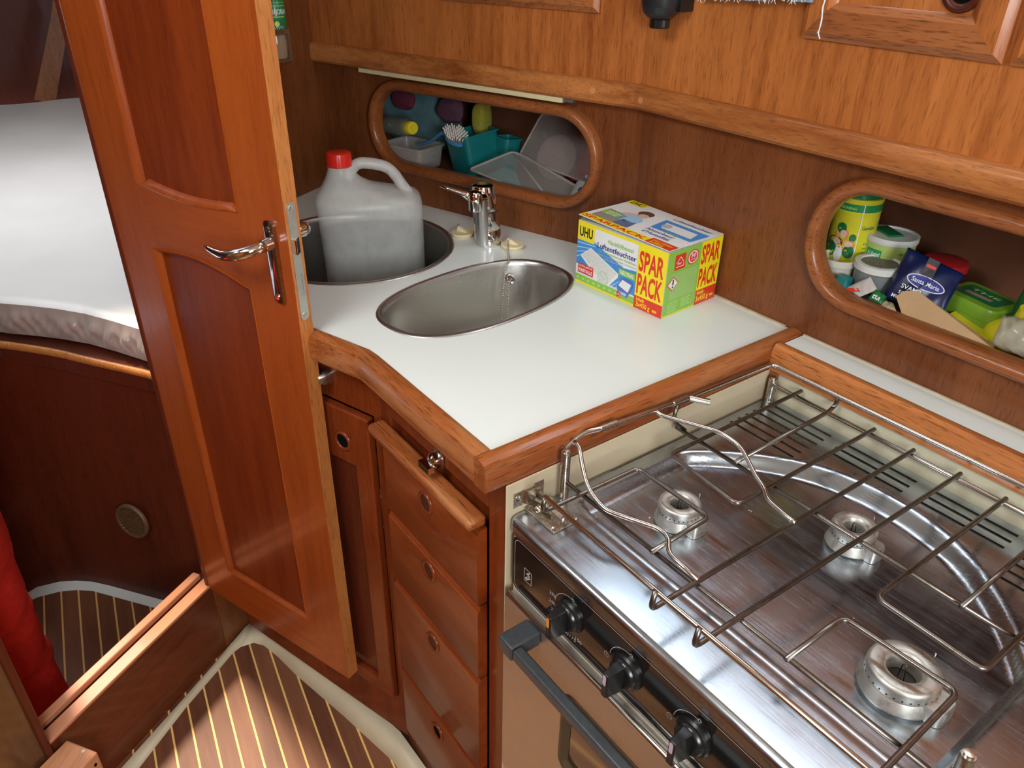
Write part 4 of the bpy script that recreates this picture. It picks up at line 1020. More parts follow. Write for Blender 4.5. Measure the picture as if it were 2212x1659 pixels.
# swivelling pot clamps
def cp(L): return [onz(p, z) for p, z in L]
ca_ = lambda x, y: (1100 + x * .2712, 860 + y * .2712)
def clamp(pts, collar, name='pot_clamp'):
    c = obj(name, (lambda b: (tube(b, fillet(pts, .014, 5), .0029, n=12), b)[1])(BM()), M_rodb, rack, smooth=True)
    bm = BM(); cyl(bm, collar[0], collar[1], .0050, 16); 
    if len(collar) > 2: cyl(bm, collar[2], collar[3], .0048, 14)
    obj('collar', bm, M_brassy, c, smooth=False, auto=40)
clamp(cp([(ca_(520, 345), -.0035), (ca_(560, 395), -.005), (ca_(585, 560), -.020), (ca_(632, 730), -.033), (ca_(760, 890), -.040), (ca_(890, 938), -.042), (ca_(1200, 1042), -.042), (ca_(1275, 1120), -.043), (ca_(1265, 1235), -.045), (ca_(1505, 1450), -.046)]),
      [Vector((-.577, .572, -.0035)), Vector((-.5765, .598, -.0045))])
clamp(cp([(ca_(1160, 95), -.009), (ca_(1210, 138), -.012), (ca_(1680, 268), -.022), (ca_(1840, 380), -.028), (ca_(1905, 500), -.034), (ca_(1965, 625), -.040), (ca_(2035, 720), -.043), (ca_(2055, 810), -.044), (ca_(2212, 945), -.045), ((1040 + .5539 * 1225, 740 + .5539 * 703), -.046)]),
      [Vector((-.5745, .700, -.0115)), Vector((-.574, .728, -.0125)), Vector((-.574, .730, -.012)), Vector((-.556, .752, -.018))])
rodo('clamp_hinge', cp([(ca_(1345, 60), -.014), (ca_(1315, 130), -.024), (ca_(1315, 190), -.036), (ca_(1400, 255), -.0535)]), .0028, M_rod, rack, .006)
# food crumbs on the hob: scattered specks, one object
bm = BM()
for p, s_ in [(ca_(1118, 955), .0016), (ca_(690, 950), .0016), (ca_(1928, 902), .0012), ((1618, 1103), .0012), ((1951, 1549), .0014), ((1844, 1336), .0009), ((1700, 1490), .0008), ((1420, 1120), .0008)]:
    q = onz(p, -.098); bmesh.ops.create_icosphere(bm, subdivisions=1, radius=s_, matrix=T(q.x, q.y, -.0975) @ Matrix.Diagonal((1, .8, .4, 1)))
cr = obj('food_crumbs', bm, plain('crumb', (.75, .62, .25), .7, noise=.2), None); setp(cr, 'tiny yellow food crumbs scattered on the steel hob', 'crumbs', kind='stuff')
# ================================================================== CARDBOARD BOX
bF = Vector((-.752, .858, 0)); bL = Vector((-.9485, .845, 0)); ux = (bF - bL).normalized(); vy = Vector((-ux.y, ux.x, 0)); BW = (bF - bL).length; BD = .134; BH = .1165
bt = thing('cardboard_box', (bL + bF) / 2 + vy * .06 + Vector((0, 0, .0)), 'yellow, green and blue cardboard box of dehumidifier refills on the worktop', 'box')
MBx = frame(bL + Vector((0, 0, .0004)), ux, vy, (0, 0, 1))
I_box = plain('printed_card_white', (.80, .80, .78), .32, noise=.03)
bm = BM(); box(bm, 0, BW, 0, BD, 0, BH - .0066, MBx); obj('carton', bm, I_box, bt)
# lid, slightly lifted at the left front, and torn tab
bm = BM(); lid = [[MBx @ Vector(p) for p in ((0, -.001, BH + .003), (BW, -.001, BH - .003), (BW, BD, BH - .005), (0, BD, BH + .001))]]
lidM = frame(lid[0][0], lid[0][1] - lid[0][0], (lid[0][3] - lid[0][0]))
vsl = [bm.verts.new(p) for p in lid[0]]; fc = bm.faces.new(vsl); rr_ = bmesh.ops.extrude_face_region(bm, geom=[fc])
for g in rr_['geom']:
    if isinstance(g, bmesh.types.BMVert): g.co.z -= .0012
bmesh.ops.recalc_face_normals(bm, faces=bm.faces); obj('lid', bm, I_box, bt)
bm = BM(); vsl = [MBx @ Vector(p) for p in ((.0, .001, BH - .005), (.050, .004, BH + .001), (.050, .012, BH + .0005), (.0, .012, BH - .002))]; bm.faces.new([bm.verts.new(p) for p in vsl]); obj('tuck_flap', bm, I_card, bt)
# front artwork
A = Art(frame(bL + Vector((0, 0, .0004)) - vy * .0002, ux, (0, 0, 1), -vy)); w, h = BW, BH - .0066
U = lambda u: u * w; Vv = lambda v: v * h
A.rect(0, 0, w, h, I_w, 1)
A.poly([(0, Vv(.16)), (U(.70), Vv(.16)), (U(.70), Vv(.55)), (U(.55), Vv(.52)), (U(.22), Vv(.72)), (U(.18), Vv(.78)), (0, Vv(.78))], I_b, 2)
for k in range(5): A.poly([(0, Vv(.40 + .08 * k)), (U(.10 + .035 * k), Vv(.50 + .055 * k)), (U(.11 + .035 * k), Vv(.52 + .055 * k)), (0, Vv(.42 + .08 * k))], I_lb, 3)
for k in range(4): A.poly([(U(.42 + .05 * k), Vv(.16)), (U(.44 + .05 * k), Vv(.16)), (U(.56 + .02 * k), Vv(.34)), (U(.555 + .02 * k), Vv(.34))], I_lb, 3)
A.poly([(0, Vv(.16)), (U(.30), Vv(.16)), (U(.2), Vv(.26)), (0, Vv(.30))], I_w, 3)
A.rect(0, Vv(.70), U(.20), h, I_y, 4); A.text('UHU', U(.022), Vv(.77), Vv(.15), I_k, 5, w=U(.155), bold=.03)
A.rect(0, Vv(.955), w, h, I_y, 3)
A.text('Nachfüllbeutel', U(.36), Vv(.80), Vv(.065), I_g, 5, w=U(.28)); A.text('Luftentfeuchter', U(.24), Vv(.685), Vv(.085), I_nb, 5, w=U(.44), bold=.015)
A.text('Für ein Raumklima zum Wohlfühlen', U(.26), Vv(.625), Vv(.035), I_g, 5, w=U(.42)); A.text('Verhindert zu hohe Luftfeuchtigkeit, Kondenswasser', U(.24), Vv(.575), Vv(.026), I_gr, 5, w=U(.45)); A.text('und muffige Gerüche', U(.33), Vv(.535), Vv(.026), I_gr, 5, w=U(.22))
A.poly([(U(.055), Vv(.47)), (U(.17), Vv(.63)), (U(.50), Vv(.40)), (U(.50), Vv(.34)), (U(.38), Vv(.10)), (U(.34), Vv(.10)), (U(.055), Vv(.44))], I_w, 5)
A.poly([(U(.062), Vv(.465)), (U(.17), Vv(.61)), (U(.485), Vv(.39)), (U(.37), Vv(.125))], plain('ink_sachet', (.72, .72, .69), .4, noise=.12, nscale=300), 6)
A.ell(U(.33), Vv(.22), U(.062), Vv(.12), I_lg, 7); A.ell(U(.33), Vv(.22), U(.055), Vv(.108), plain('ink_crystals', (.75, .76, .72), .4, noise=.4, nscale=500), 8)
A.rect(0, Vv(.03), U(.70), Vv(.135), I_g, 9); A.rect(0, 0, w, Vv(.03), I_y, 9)
for k in range(8): A.rect(U(.02 + .065 * k), Vv(.065), U(.045 + .065 * k), Vv(.10), I_lg, 10)
A.rect(U(.03), Vv(.17), U(.215), Vv(.325), I_r, 10); A.text('ULTRA-AKTIVE', U(.04), Vv(.275), Vv(.035), I_w, 11, w=U(.165)); A.text('KRISTALLE', U(.04), Vv(.195), Vv(.055), I_w, 11, w=U(.165), bold=.03)
A.rect(U(.505), Vv(.40), U(.69), Vv(.50), I_g, 10); A.text('NEUTRAL', U(.52), Vv(.42), Vv(.06), I_w, 11, w=U(.155), bold=.02)
A.poly([(U(.50), Vv(.20)), (U(.55), Vv(.37)), (U(.66), Vv(.36)), (U(.67), Vv(.28)), (U(.62), Vv(.08)), (U(.52), Vv(.10))], I_nb if False else plain('ink_tablet_blue', (.10, .16, .50), .3, noise=.1), 10)
A.poly([(U(.515), Vv(.23)), (U(.555), Vv(.34)), (U(.655), Vv(.31)), (U(.625), Vv(.17))], I_w, 11); A.rect(U(.53), Vv(.10), U(.61), Vv(.145), I_lb, 11)
A.rect(U(.505), Vv(.03), U(.55), Vv(.13), I_r, 12); A.line([(U(.512), Vv(.07)), (U(.5275), Vv(.11)), (U(.543), Vv(.07)), (U(.543), Vv(.045)), (U(.512), Vv(.045))], .0007, I_w, 13)
A.rect(U(.70), 0, w, Vv(.195), I_r, 14); A.rect(U(.70), Vv(.195), w, h, I_y, 14)
A.text('SPAR', U(.715), Vv(.60), Vv(.30), I_r, 15, w=U(.26), bold=.03); A.text('PACK', U(.715), Vv(.25), Vv(.30), I_r, 15, w=U(.265), bold=.03)
A.text('Inhalt', U(.725), Vv(.125), Vv(.055), I_y, 15, w=U(.085), bold=.02); A.text('3x450 g', U(.725), Vv(.035), Vv(.075), I_y, 15, w=U(.15), bold=.015); A.text('e', U(.90), Vv(.04), Vv(.06), I_y, 15, w=U(.05))
A.done('front_print', bt)
# side artwork
A = Art(frame(bF + Vector((0, 0, .0004)) + ux * .0002, vy, (0, 0, 1), ux)); w = BD
A.rect(0, 0, w, h, I_g, 1); A.rect(U(.60), Vv(.0), w, Vv(.235), I_r, 2); A.rect(U(.60), Vv(.235), w, h, I_y, 2); A.rect(0, 0, U(.6), Vv(.02), I_y, 2)
A.text('SPAR', U(.615), Vv(.655), Vv(.29), I_r, 3, w=U(.355), bold=.03); A.text('PACK', U(.615), Vv(.29), Vv(.29), I_r, 3, w=U(.36), bold=.03)
A.text('Inhalt', U(.63), Vv(.16), Vv(.06), I_y, 3, w=U(.13), bold=.02); A.text('3x450 g', U(.62), Vv(.05), Vv(.085), I_y, 3, w=U(.24), bold=.015); A.text('e', U(.89), Vv(.06), Vv(.06), I_y, 3, w=U(.07))
A.rect(U(.12), Vv(.70), U(.31), Vv(.93), I_r, 3); A.line([(U(.15), Vv(.80)), (U(.215), Vv(.89)), (U(.28), Vv(.80)), (U(.28), Vv(.745)), (U(.15), Vv(.745))], .0012, I_w, 4); A.text('30m²', U(.165), Vv(.775), Vv(.035), I_w, 4, w=U(.08))
A.ell(U(.45), Vv(.82), U(.105), Vv(.115), I_r, 3, 28); A.ell(U(.45), Vv(.82), U(.088), Vv(.098), I_w, 4, 28); A.ell(U(.45), Vv(.82), U(.07), Vv(.078), I_r, 5, 28); A.text('30', U(.405), Vv(.82), Vv(.06), I_w, 6, w=U(.09), bold=.02); A.text('JAHRE', U(.41), Vv(.775), Vv(.025), I_w, 6, w=U(.08))
A.rect(U(.08), Vv(.25), U(.56), Vv(.66), I_lg if False else plain('ink_text_block', (.36, .60, .17), .4, noise=.25, nscale=900), 3)
A.poly([(U(.02), Vv(.50)), (U(.125), Vv(.385)), (U(.23), Vv(.50)), (U(.125), Vv(.615))], I_r, 4); A.poly([(U(.037), Vv(.50)), (U(.125), Vv(.405)), (U(.213), Vv(.50)), (U(.125), Vv(.595))], I_w, 5); A.rect(U(.113), Vv(.485), U(.137), Vv(.565), I_k, 6); A.ell(U(.125), Vv(.452), U(.014), Vv(.016), I_k, 6, 10)
for k in range(5): A.rect(U(.08), Vv(.05 + .035 * k), U(.26 - .02 * (k % 2)), Vv(.065 + .035 * k), I_lg, 4); A.rect(U(.32), Vv(.08 + .03 * k), U(.50 - .03 * (k % 2)), Vv(.095 + .03 * k), I_lg, 4)
A.done('side_print', bt)
# top artwork
A = Art(lidM @ T(0, 0, .0002)); w = BW; h = BD
Vv = lambda v: v * h
A.rect(0, 0, w, h, I_w, 1); A.rect(0, 0, U(.74), Vv(.13), I_y, 2); A.rect(U(.74), 0, w, Vv(.17), I_r, 2)
A.text('SPARPACK', U(.02), Vv(.02), Vv(.085), I_r, 3, w=U(.70), bold=.03); A.text('Inhalt / Contenu', U(.77), Vv(.09), Vv(.05), I_y, 3, w=U(.20)); A.text('3x450 g', U(.77), Vv(.02), Vv(.055), I_y, 3, w=U(.14), bold=.015)
A.rect(U(.0), Vv(.86), U(.20), h, I_y, 3); A.text('UHU', U(.03), Vv(.88), Vv(.10), I_k, 4, w=U(.14), bold=.03)
A.poly([(U(.05), Vv(.13)), (U(.42), Vv(.13)), (U(.44), Vv(.45)), (U(.05), Vv(.50))], I_card, 2); A.rect(U(.05), Vv(.30), U(.28), Vv(.45), I_g, 4); A.text('NEUTRAL', U(.09), Vv(.38), Vv(.05), I_w, 5, w=U(.15), bold=.02); A.text('NEUTRE', U(.10), Vv(.31), Vv(.05), I_w, 5, w=U(.12), bold=.02)
A.ell(U(.33), Vv(.72), U(.075), Vv(.10), I_br, 4); A.ell(U(.35), Vv(.62), U(.05), Vv(.08), I_sk, 5); A.ell(U(.33), Vv(.42), U(.11), Vv(.14), I_lb, 4, rot=.3); A.ell(U(.25), Vv(.55), U(.08), Vv(.05), I_sk, 5, rot=.6); A.poly([(U(.30), Vv(.14)), (U(.46), Vv(.14)), (U(.44), Vv(.34)), (U(.30), Vv(.34))], plain('ink_jeans', (.12, .15, .28), .5, noise=.2), 4)
A.poly([(U(.52), Vv(.78)), (U(.55), Vv(.42)), (U(.97), Vv(.42)), (U(.98), Vv(.78))], I_b, 3); A.poly([(U(.57), Vv(.70)), (U(.62), Vv(.50)), (U(.93), Vv(.50)), (U(.90), Vv(.70))], I_w, 4); A.ell(U(.63), Vv(.60), U(.045), Vv(.07), I_gr, 5)
A.text('Luftentfeuchter', U(.55), Vv(.85), Vv(.06), I_nb, 4, w=U(.40), bold=.015); A.text('Absorbeur', U(.55), Vv(.32), Vv(.07), I_nb, 4, w=U(.30), bold=.015); A.text("d'Humidité", U(.57), Vv(.22), Vv(.07), I_nb, 4, w=U(.28), bold=.015); A.text('Recharge', U(.68), Vv(.41), Vv(.05), I_g, 5, w=U(.18))
A.done('top_print', bt)
# ================================================================== UPPER WALL ITEMS
MU = frame((0, .984, 0), (1, 0, 0), (0, 0, 1)); MUL = frame(B0 - NL * .016, -DL, (0, 0, 1))
def locker_door(name, M, x0, x1, z0, z1, label, grp='locker doors on the upper wall', ring_at=None):
    o = M @ Vector(((x0 + x1) / 2, z0, 0)); t = thing(name, o, label, 'locker door', grp)
    fw = .036; bm = BM()
    a, b, c, d = x0 + .006, x1 - .006, z0 + .006, z1 - .006
    rows = []
    for (k, h) in ((0, .0002), (0, .006), (.004, .0085), (.009, .013), (fw, .014), (fw + .006, .010), (fw + .010, .006)):
        rows.append([M @ Vector(p) for p in ((x0 + k, z0 + k, h), (x1 - k, z0 + k, h), (x1 - k, z1 - k, h), (x0 + k, z1 - k, h))])
    vs = [[bm.verts.new(p) for p in r] for r in rows]
    for i in range(len(vs) - 1):
        for k in range(4):
            f = bm.faces.new((vs[i][k], vs[i][(k + 1) % 4], vs[i + 1][(k + 1) % 4], vs[i + 1][k])); f.material_index = 0 if k in (1, 3) else 1
    bmesh.ops.recalc_face_normals(bm, faces=bm.faces)
    obj('door_frame', bm, [M_wallV, wood('teak_frame_cross', (1, 0, 0), (.46, .165, .052), (.26, .075, .022))], t, auto=25)
    k = fw + .008; bm = BM(); box(bm, x0 + k, x1 - k, z0 + k, z1 - k, .001, .0065, M); obj('panel', bm, M_wallV, t)
    if ring_at:
        Mr = M @ T(ring_at[0], ring_at[1], .0065); bm = BM()
        ring(bm, superell(0, 0, .014, .014, 2, 30), [(.010, 0), (.0095, .003), (.006, .005), (.001, .003), (0, 0)], Mr); obj('finger_ring', bm, M_dark, t, smooth=True)
        bm = BM(); lathe(bm, [(.0139, .0002), (.0138, .0004)], Mr, 24); obj('finger_hole', bm, M_void, t)
    return t
rp_ = onpl((2083, -22), (0, .9775, 0), Vector((0, 1, 0)))
locker_door('locker_door', MU, -.677, -.4165, .4135, .74, 'teak panelled locker door with a dark finger ring, top right corner', ring_at=(rp_.x, rp_.z))
locker_door('locker_door', MU, -.4085, -.14, .4135, .74, 'teak locker door cut off by the right edge, next to the ringed one')
q0 = MUL.inverted() @ onpl((1298, 28), B0 - NL * .016, NL); q1 = MUL.inverted() @ onpl((1085, 0), B0 - NL * .016, NL)
locker_door('locker_door', MUL, q0.x - .34, q0.x, q0.y, q0.y + .3, 'teak locker door above the oval opening by the sinks, only its lower edge in view')
# black holder
tp = Vector((-.9115, .951, .404)); 
t = thing('torch', tp, 'black cylindrical torch fixed upright to the wall at the top of the picture', 'torch')
bm = BM(); lathe(bm, [(.012, .012), (.019, .014), (.0275, .022), (.0305, .034), (.031, .060), (.031, .20), (.028, .21), (.001, .21)], T(*tp), 32); obj('body', bm, plain('black_rubber_plastic', (.018, .02, .022), .35, noise=.15), t, auto=40)
bm = BM(); rows = [(.0145, .0), (.0150, .002), (.0150, .012), (.013, .0135)]
loft(bm, [[tp + Vector((math.cos(a) * r * (1 + .05 * (k % 2)), math.sin(a) * r * (1 + .05 * (k % 2)), z)) for k, a in enumerate([2 * PI * i / 24 for i in range(24)])] for r, z in rows]); obj('end_cap', bm, M_blackp, t)
bm = BM(); box(bm, tp.x + .02, tp.x + .036, .955, .9835, .428, .60); obj('wall_clip', bm, M_blackp, t, bevel=.002)
# blue towel with fringe
def towel():
    bm = BM(); x0 = onpl((1508, 0), (0, .962, 0), Vector((0, 1, 0))); x1 = onpl((1752, 2), (0, .962, 0), Vector((0, 1, 0)))
    zt = .62; n = 60; m = 20; g = []
    for i in range(n + 1):
        u = i / n; x = x0.x + (x1.x - x0.x) * u; zb = x0.z + (x1.z - x0.z) * u + .001 + .0012 * math.sin(u * 9) - (.0035 if u > .86 else 0)
        row = [bm.verts.new((x, .962 + .004 * math.sin(u * 22 + j * .2) + .002 * math.sin(u * 51), zb + (zt - zb) * j / m)) for j in range(m + 1)]; g.append(row)
    for i in range(n):
        for j in range(m): bm.faces.new((g[i][j], g[i + 1][j], g[i + 1][j + 1], g[i][j + 1]))
    return bm, x0, x1
bm, x0, x1 = towel(); tw = obj('towel', bm, plain('light_blue_towel', (.36, .58, .80), .9, noise=.35, nscale=300, bump=.6, sheen=.3), None, smooth=True); sm = tw.modifiers.new('t', 'SOLIDIFY'); sm.thickness = .004
setp(tw, 'light blue towel with white fringe hanging at the top edge of the picture', 'towel')
bm = BM(); rnd = random.Random(3)
for i in range(46):
    u = rnd.random(); x = x0.x + (x1.x - x0.x) * u; z = x0.z + (x1.z - x0.z) * u + .002; L_ = rnd.uniform(.001, .006)
    tube(bm, [(x, .960, z + .004), (x + rnd.uniform(-.001, .001), .958, z - L_ * .5), (x + rnd.uniform(-.003, .003), .958, z - L_)], .0005, n=5)
obj('fringe', bm, plain('white_thread', (.80, .84, .90), .8, noise=.1), tw)
bm = BM(); q = [onpl(p, (0, .955, 0), Vector((0, 1, 0))) for p in [(1786, -60), (1782, 0), (1778, 14), (1775, 40), (1771, 60), (1767, 72), (1771, 84)]]
q2 = [p + Vector((.0016 * math.sin(i * 2.3), 0, 0)) for i, p in enumerate(q)]
tube(bm, fillet(q, .004, 3), .0009, n=6); tube(bm, fillet(q2[:6], .004, 3), .0007, n=6)
yn = obj('loose_thread', bm, plain('white_thread', (.80, .84, .90), .8, noise=.1), None, smooth=True); setp(yn, 'white loose thread dangling over the left edge of the right locker door', 'thread')
# strip lamp under the moulding
l0 = ML.inverted() @ onpl((776, 149), B0 - NL * .020, NL); l1 = ML.inverted() @ onpl((1216, 208), B0 - NL * .020, NL)
sl_ = obj('strip_lamp', (lambda b: (box(b, l0.x, l1.x, .2630, .2718, .004, .0235, ML), b)[1])(BM()), plain('yellowed_lamp_cover', (.70, .62, .36), .4, noise=.05), None, bevel=.0012)
setp(sl_, 'thin yellowish strip lamp, switched off, under the moulding above the sinks', 'lamp')
bm = BM(); box(bm, l1.x + .0005, l1.x + .020, .265, .2716, .005, .020, ML); obj('end_cap', bm, plain('grey_lamp_end', (.10, .10, .11), .4, noise=.1), sl_, bevel=.001)
# spice rack on the bulkhead with a can
def bk(p, t): 
    q = onpl(p, PB + NB * t, NB) - PB; return -q.dot(DB), q.z
s_r, z_b = bk((633, 130), .055); s_l = s_r + .24; _, z_t = bk((630, 66), .055)
rk = thing('spice_rack', BKp((s_r + s_l) / 2, .03, z_b), 'small dark wooden rack on the bulkhead behind the door edge', 'rack')
Mk_ = M_dark
for (a, b, c, d, e, f, nm) in ((s_r, s_l, .001, .055, z_t - .004, z_t, 'shelf'), (s_r, s_l, .001, .055, z_b, z_b + .004, 'shelf'), (s_r, s_r + .006, .001, .055, z_b + .004, z_t - .004, 'side'), (s_l - .006, s_l, .001, .055, z_b + .004, z_t - .004, 'side'), (s_r, s_l, .050, .055, z_t + .0, z_t + .005, 'lip')):
    bm = BM(); bkbox(bm, a, b, c, d, e, f); obj(nm, bm, wood('rack_wood', ZG, (.20, .10, .055), (.10, .05, .028), rough=.5), rk)
g_s, g_z = bk((622, 110), .03)
bm = BM(); gp = BKp(g_s + .03, .028, z_b + .004); lathe(bm, [(.019, .0002), (.021, .01), (.0215, .03), (.019, .045), (.012, .05), (.012, .056)], T(*gp), 24)
gj = obj('spice_jar', bm, clearplastic('rack_glass', (.45, .32, .20), .35, .1), None, auto=35); setp(gj, 'glass spice jar with pale contents inside the dark wooden rack', 'jar')
c_s, c_z = bk((612, 66), .030)
cp_ = BKp(c_s + .020, .030, z_t + .0006)
can = thing('spice_can', cp_, 'green marjoram can standing on the wooden rack beside the door edge', 'can')
CG = plain('can_green', (.012, .22, .065), .28, noise=.12, nscale=30)
bm = BM(); lathe(bm, [(.0195, 0), (.020, .001), (.020, .052), (.0195, .053), (.0195, .0545)], T(*cp_), 36); obj('body', bm, CG, can, auto=40)
bm = BM(); lathe(bm, [(.0202, .0555), (.0204, .057), (.0204, .10), (.019, .101), (.001, .101)], T(*cp_), 36); obj('cap', bm, plain('can_cap_green', (.02, .34, .10), .3, noise=.05), can, auto=40)
fc_ = (CAMP - cp_); a0 = math.atan2(fc_.y, fc_.x)
def cylfn(c, r, a0, z0=0): return lambda p: Vector((c.x + (r + p[2] + .0001) * math.cos(a0 + p[0] / r), c.y + (r + p[2] + .0001) * math.sin(a0 + p[0] / r), c.z + z0 + p[1]))
A = Art(fn=cylfn(cp_, .020, a0)); A.rect(-.03, .044, .03, .045, I_lg, 1, 16); A.rect(-.03, .050, .03, .0505, I_lg, 1, 16)
A.text('MAJORAN', -.008, .030, .009, I_w, 2, w=.034, bold=.02); A.rect(-.006, .0245, .02, .026, I_lg, 1, 8)
A.ell(.002, .013, .005, .005, I_lg, 1, 14); A.ell(.002, .0135, .003, .003, I_y, 2, 12)
for k in range(7): A.line([(-.012 + .004 * k, .001), (-.010 + .004 * k, .005), (-.013 + .004 * k, .009)], .0008, I_w, 3)
A.done('label_print', can)
# teak block with holes on the bulkhead
bq0 = onpl((144, 1597), BKp(0, .006, 0), NB); bq1 = onz((211, 1624), bq0.z)
MKB = frame(bq0, bq1 - bq0, (0, 0, 1))
bu = (bq1 - bq0); bl_ = bu.length; bu.normalize(); bvv = Vector((-DB.x, -DB.y, 0)); 
bm = BM(); P_ = [bq0, bq1, bq1 + bvv * .062, bq0 + bvv * .062]
zz = Vector((0, 0, -.075)); loft(bm, [[p + zz for p in P_], [p for p in P_]]); bmesh.ops.recalc_face_normals(bm, faces=bm.faces)
kb = obj('wooden_block', bm, wood('pale_teak_block', (.7, -.7, 0), (.66, .30, .15), (.48, .20, .09), rough=.5, coat=.05, pores=.15), None, bevel=.004); setp(kb, 'pale teak block with drilled holes in its end, bottom left beside the door sill', 'block')
hn = bu.copy(); hn = (hn - bvv * hn.dot(bvv)).normalized()
for k, (dv, dz) in enumerate(((.012, -.022), (.024, -.022), (.036, -.022))):
    bm = BM(); Mh = frame(bq1 + bvv * dv + Vector((0, 0, dz)) + bu * .0003, bvv, (0, 0, 1), bu if bvv.cross(Vector((0, 0, 1))).dot(bu) > 0 else bu)
    bm = BM(); lathe(bm, [(.0042, 0), (.0041, .0003)], Mh, 14, sx=.7); obj('hole', bm, M_void, kb)
bm = BM(); lathe(bm, [(.0035, 0), (.0033, .0005)], T(*(bq1.lerp(bq0, .35) + bvv * .008)), 14); obj('plug', bm, M_alu, kb)
# ================================================================== THINGS IN THE FORWARD (LEFT) LOCKER
def lp(p, t): return ML.inverted() @ onpl(p, B0 + NL * t, NL)
def rp2(p, t): return MR.inverted() @ onpl(p, (0, 1.0 + t, 0), Vector((0, 1, 0)))
def smoothobj(name, bm, mat, label, cat, parent=None, group=None, **k):
    o = obj(name, bm, mat, parent, **k)
    if parent is None: setp(o, label, cat, group)
    return o
def blob(bm, c, rx, ry, rz, M, seed=1, amp=.12, e=2.4, nu=36, nv=22, sag=0):
    rnd = random.Random(seed); ph = [rnd.uniform(0, 6.28) for _ in range(8)]; rows = []
    for i in range(1, nv):
        th = PI * i / nv; row = []
        for k in range(nu):
            a = 2 * PI * k / nu
            def pw(v): return math.copysign(abs(v) ** (2 / e), v)
            x, y, z = pw(math.sin(th)) * pw(math.cos(a)), pw(math.cos(th)), pw(math.sin(th)) * pw(math.sin(a))
            s_ = 1 + amp * (math.sin(3 * a + ph[0] + 4 * th) * .5 + math.sin(5 * a - 3 * th + ph[1]) * .3 + math.sin(7 * th + ph[2] + 2 * a) * .3)
            row.append(M @ Vector((c[0] + rx * x * s_, c[1] + ry * y * s_, c[2] + rz * z * s_)))
        rows.append(row)
    loft(bm, rows)
FLR = SH + .001
# back row: teal bag, purple cloth, yellow sponge
a = lp((895, 245), .17)
bm = BM(); blob(bm, (a.x + .022, FLR + .088, -.170), .118, .084, .050, ML, 2, .05)
smoothobj('cloth_bag', bm, plain('grey_teal_fabric', (.085, .17, .185), .85, noise=.3, nscale=30), 'bulky grey-teal cloth bag at the back left of the forward oval opening', 'bag', smooth=True)
a = lp((872, 222), .112); bm = BM(); blob(bm, (a.x, a.y + .008, -.112), .034, .022, .010, ML, 5, .08)
smoothobj('cloth', bm, plain('magenta_fabric', (.13, .012, .035), .85, noise=.2), 'dark magenta folded cloth lying against the grey-teal bag', 'cloth', smooth=True)
a = lp((975, 238), .115); bm = BM(); blob(bm, (a.x, a.y, -.112), .036, .026, .013, ML, 6, .08)
smoothobj('cloth', bm, plain('mauve_fabric', (.10, .035, .065), .85, noise=.2), 'mauve folded cloth behind the dish brush', 'cloth', smooth=True)
a = lp((1032, 252), .115); bm = BM(); blob(bm, (a.x, a.y - .006, -.13), .017, .034, .022, ML, 7, .03, 3.2)
smoothobj('sponge', bm, plain('mustard_sponge', (.34, .30, .03), .9, noise=.3, nscale=400, bump=.5), 'mustard yellow sponge right of the mauve cloth', 'sponge', smooth=True)
# bottle lying, yellow cap towards the viewer
a = lp((845, 270), .10); b = lp((885, 276), .055); c = lp((909, 275), .035)
A1 = ML @ Vector((a.x, a.y, -.10)); B1 = ML @ Vector((b.x, b.y, -.055)); C1 = ML @ Vector((c.x, c.y, -.035))
t = thing('squeeze_bottle', (A1 + B1) / 2 + Vector((0, 0, -.02)), 'clear bottle with yellow cap lying in the forward oval opening', 'bottle')
ax = (C1 - A1).normalized()
bm = BM(); tube(bm, [A1 - ax * .03, A1 - ax * .02, A1, B1 - ax * .012, B1], .02, n=24, rads=[.010, .019, .021, .019, .012]); obj('body', bm, clearplastic('clear_bottle', (.30, .30, .24), .45, .08), t, smooth=True)
bm = BM(); tube(bm, [B1 - ax * .004, B1 - ax * .003, B1 + ax * .014, B1 + ax * .017], .015, n=24, rads=[.0135, .0150, .0146, .0125]); tube(bm, [B1 + ax * .017, B1 + ax * .021], .005, n=16); obj('cap', bm, plain('yellow_cap', (.75, .62, .02), .35, noise=.05), t, auto=40, label='yellow screw cap')
# dish brush
hc = lp((984, 292), .045); HCp = ML @ Vector((hc.x, hc.y, -.045)); e = lp((905, 312), .07); EP = ML @ Vector((e.x, e.y, -.07))
t = thing('dish_brush', HCp, 'blue dish brush with white bristles lying in the forward oval opening', 'brush')
vd = (CAMP - HCp).normalized(); bn = (vd * .55 + Vector((0, 0, 1)) * .8 ).normalized(); bu_ = (HCp - EP); bu_ = (bu_ - bn * bu_.dot(bn)).normalized(); bw_ = bn.cross(bu_)
Mb = frame(HCp - bn * .012, bu_, bw_, bn)
BLU = plain('sky_blue_plastic', (.06, .26, .52), .3, noise=.05)
bm = BM(); loft(bm, [[Mb @ Vector((x, y, z)) for x, y in superell(0, 0, .025 * k, .017 * k, 2.2, 28)] for z, k in ((-.004, .8), (-.001, 1), (.005, .98))])
tube(bm, [Mb @ Vector((-.018, 0, .001)), Mb @ Vector((-.035, 0, -.001)), EP.lerp(HCp, .35), EP], .004, n=12, rads=[.006, .0048, .0048, .005], flat=.7); obj('handle', bm, BLU, t, auto=40, label='blue handle')
bm = BM(); rnd = random.Random(4)
for i in range(-4, 5):
    for j in range(-3, 4):
        x, y = i * .0050, j * .0048
        if (x / .023) ** 2 + (y / .0155) ** 2 > 1: continue
        tube(bm, [Mb @ Vector((x, y, .004)), Mb @ Vector((x * 1.15, y * 1.2, .016)), Mb @ Vector((x * 1.35 + rnd.uniform(-.0008, .0008), y * 1.4 + rnd.uniform(-.0008, .0008), .0225))], .0019, n=7)
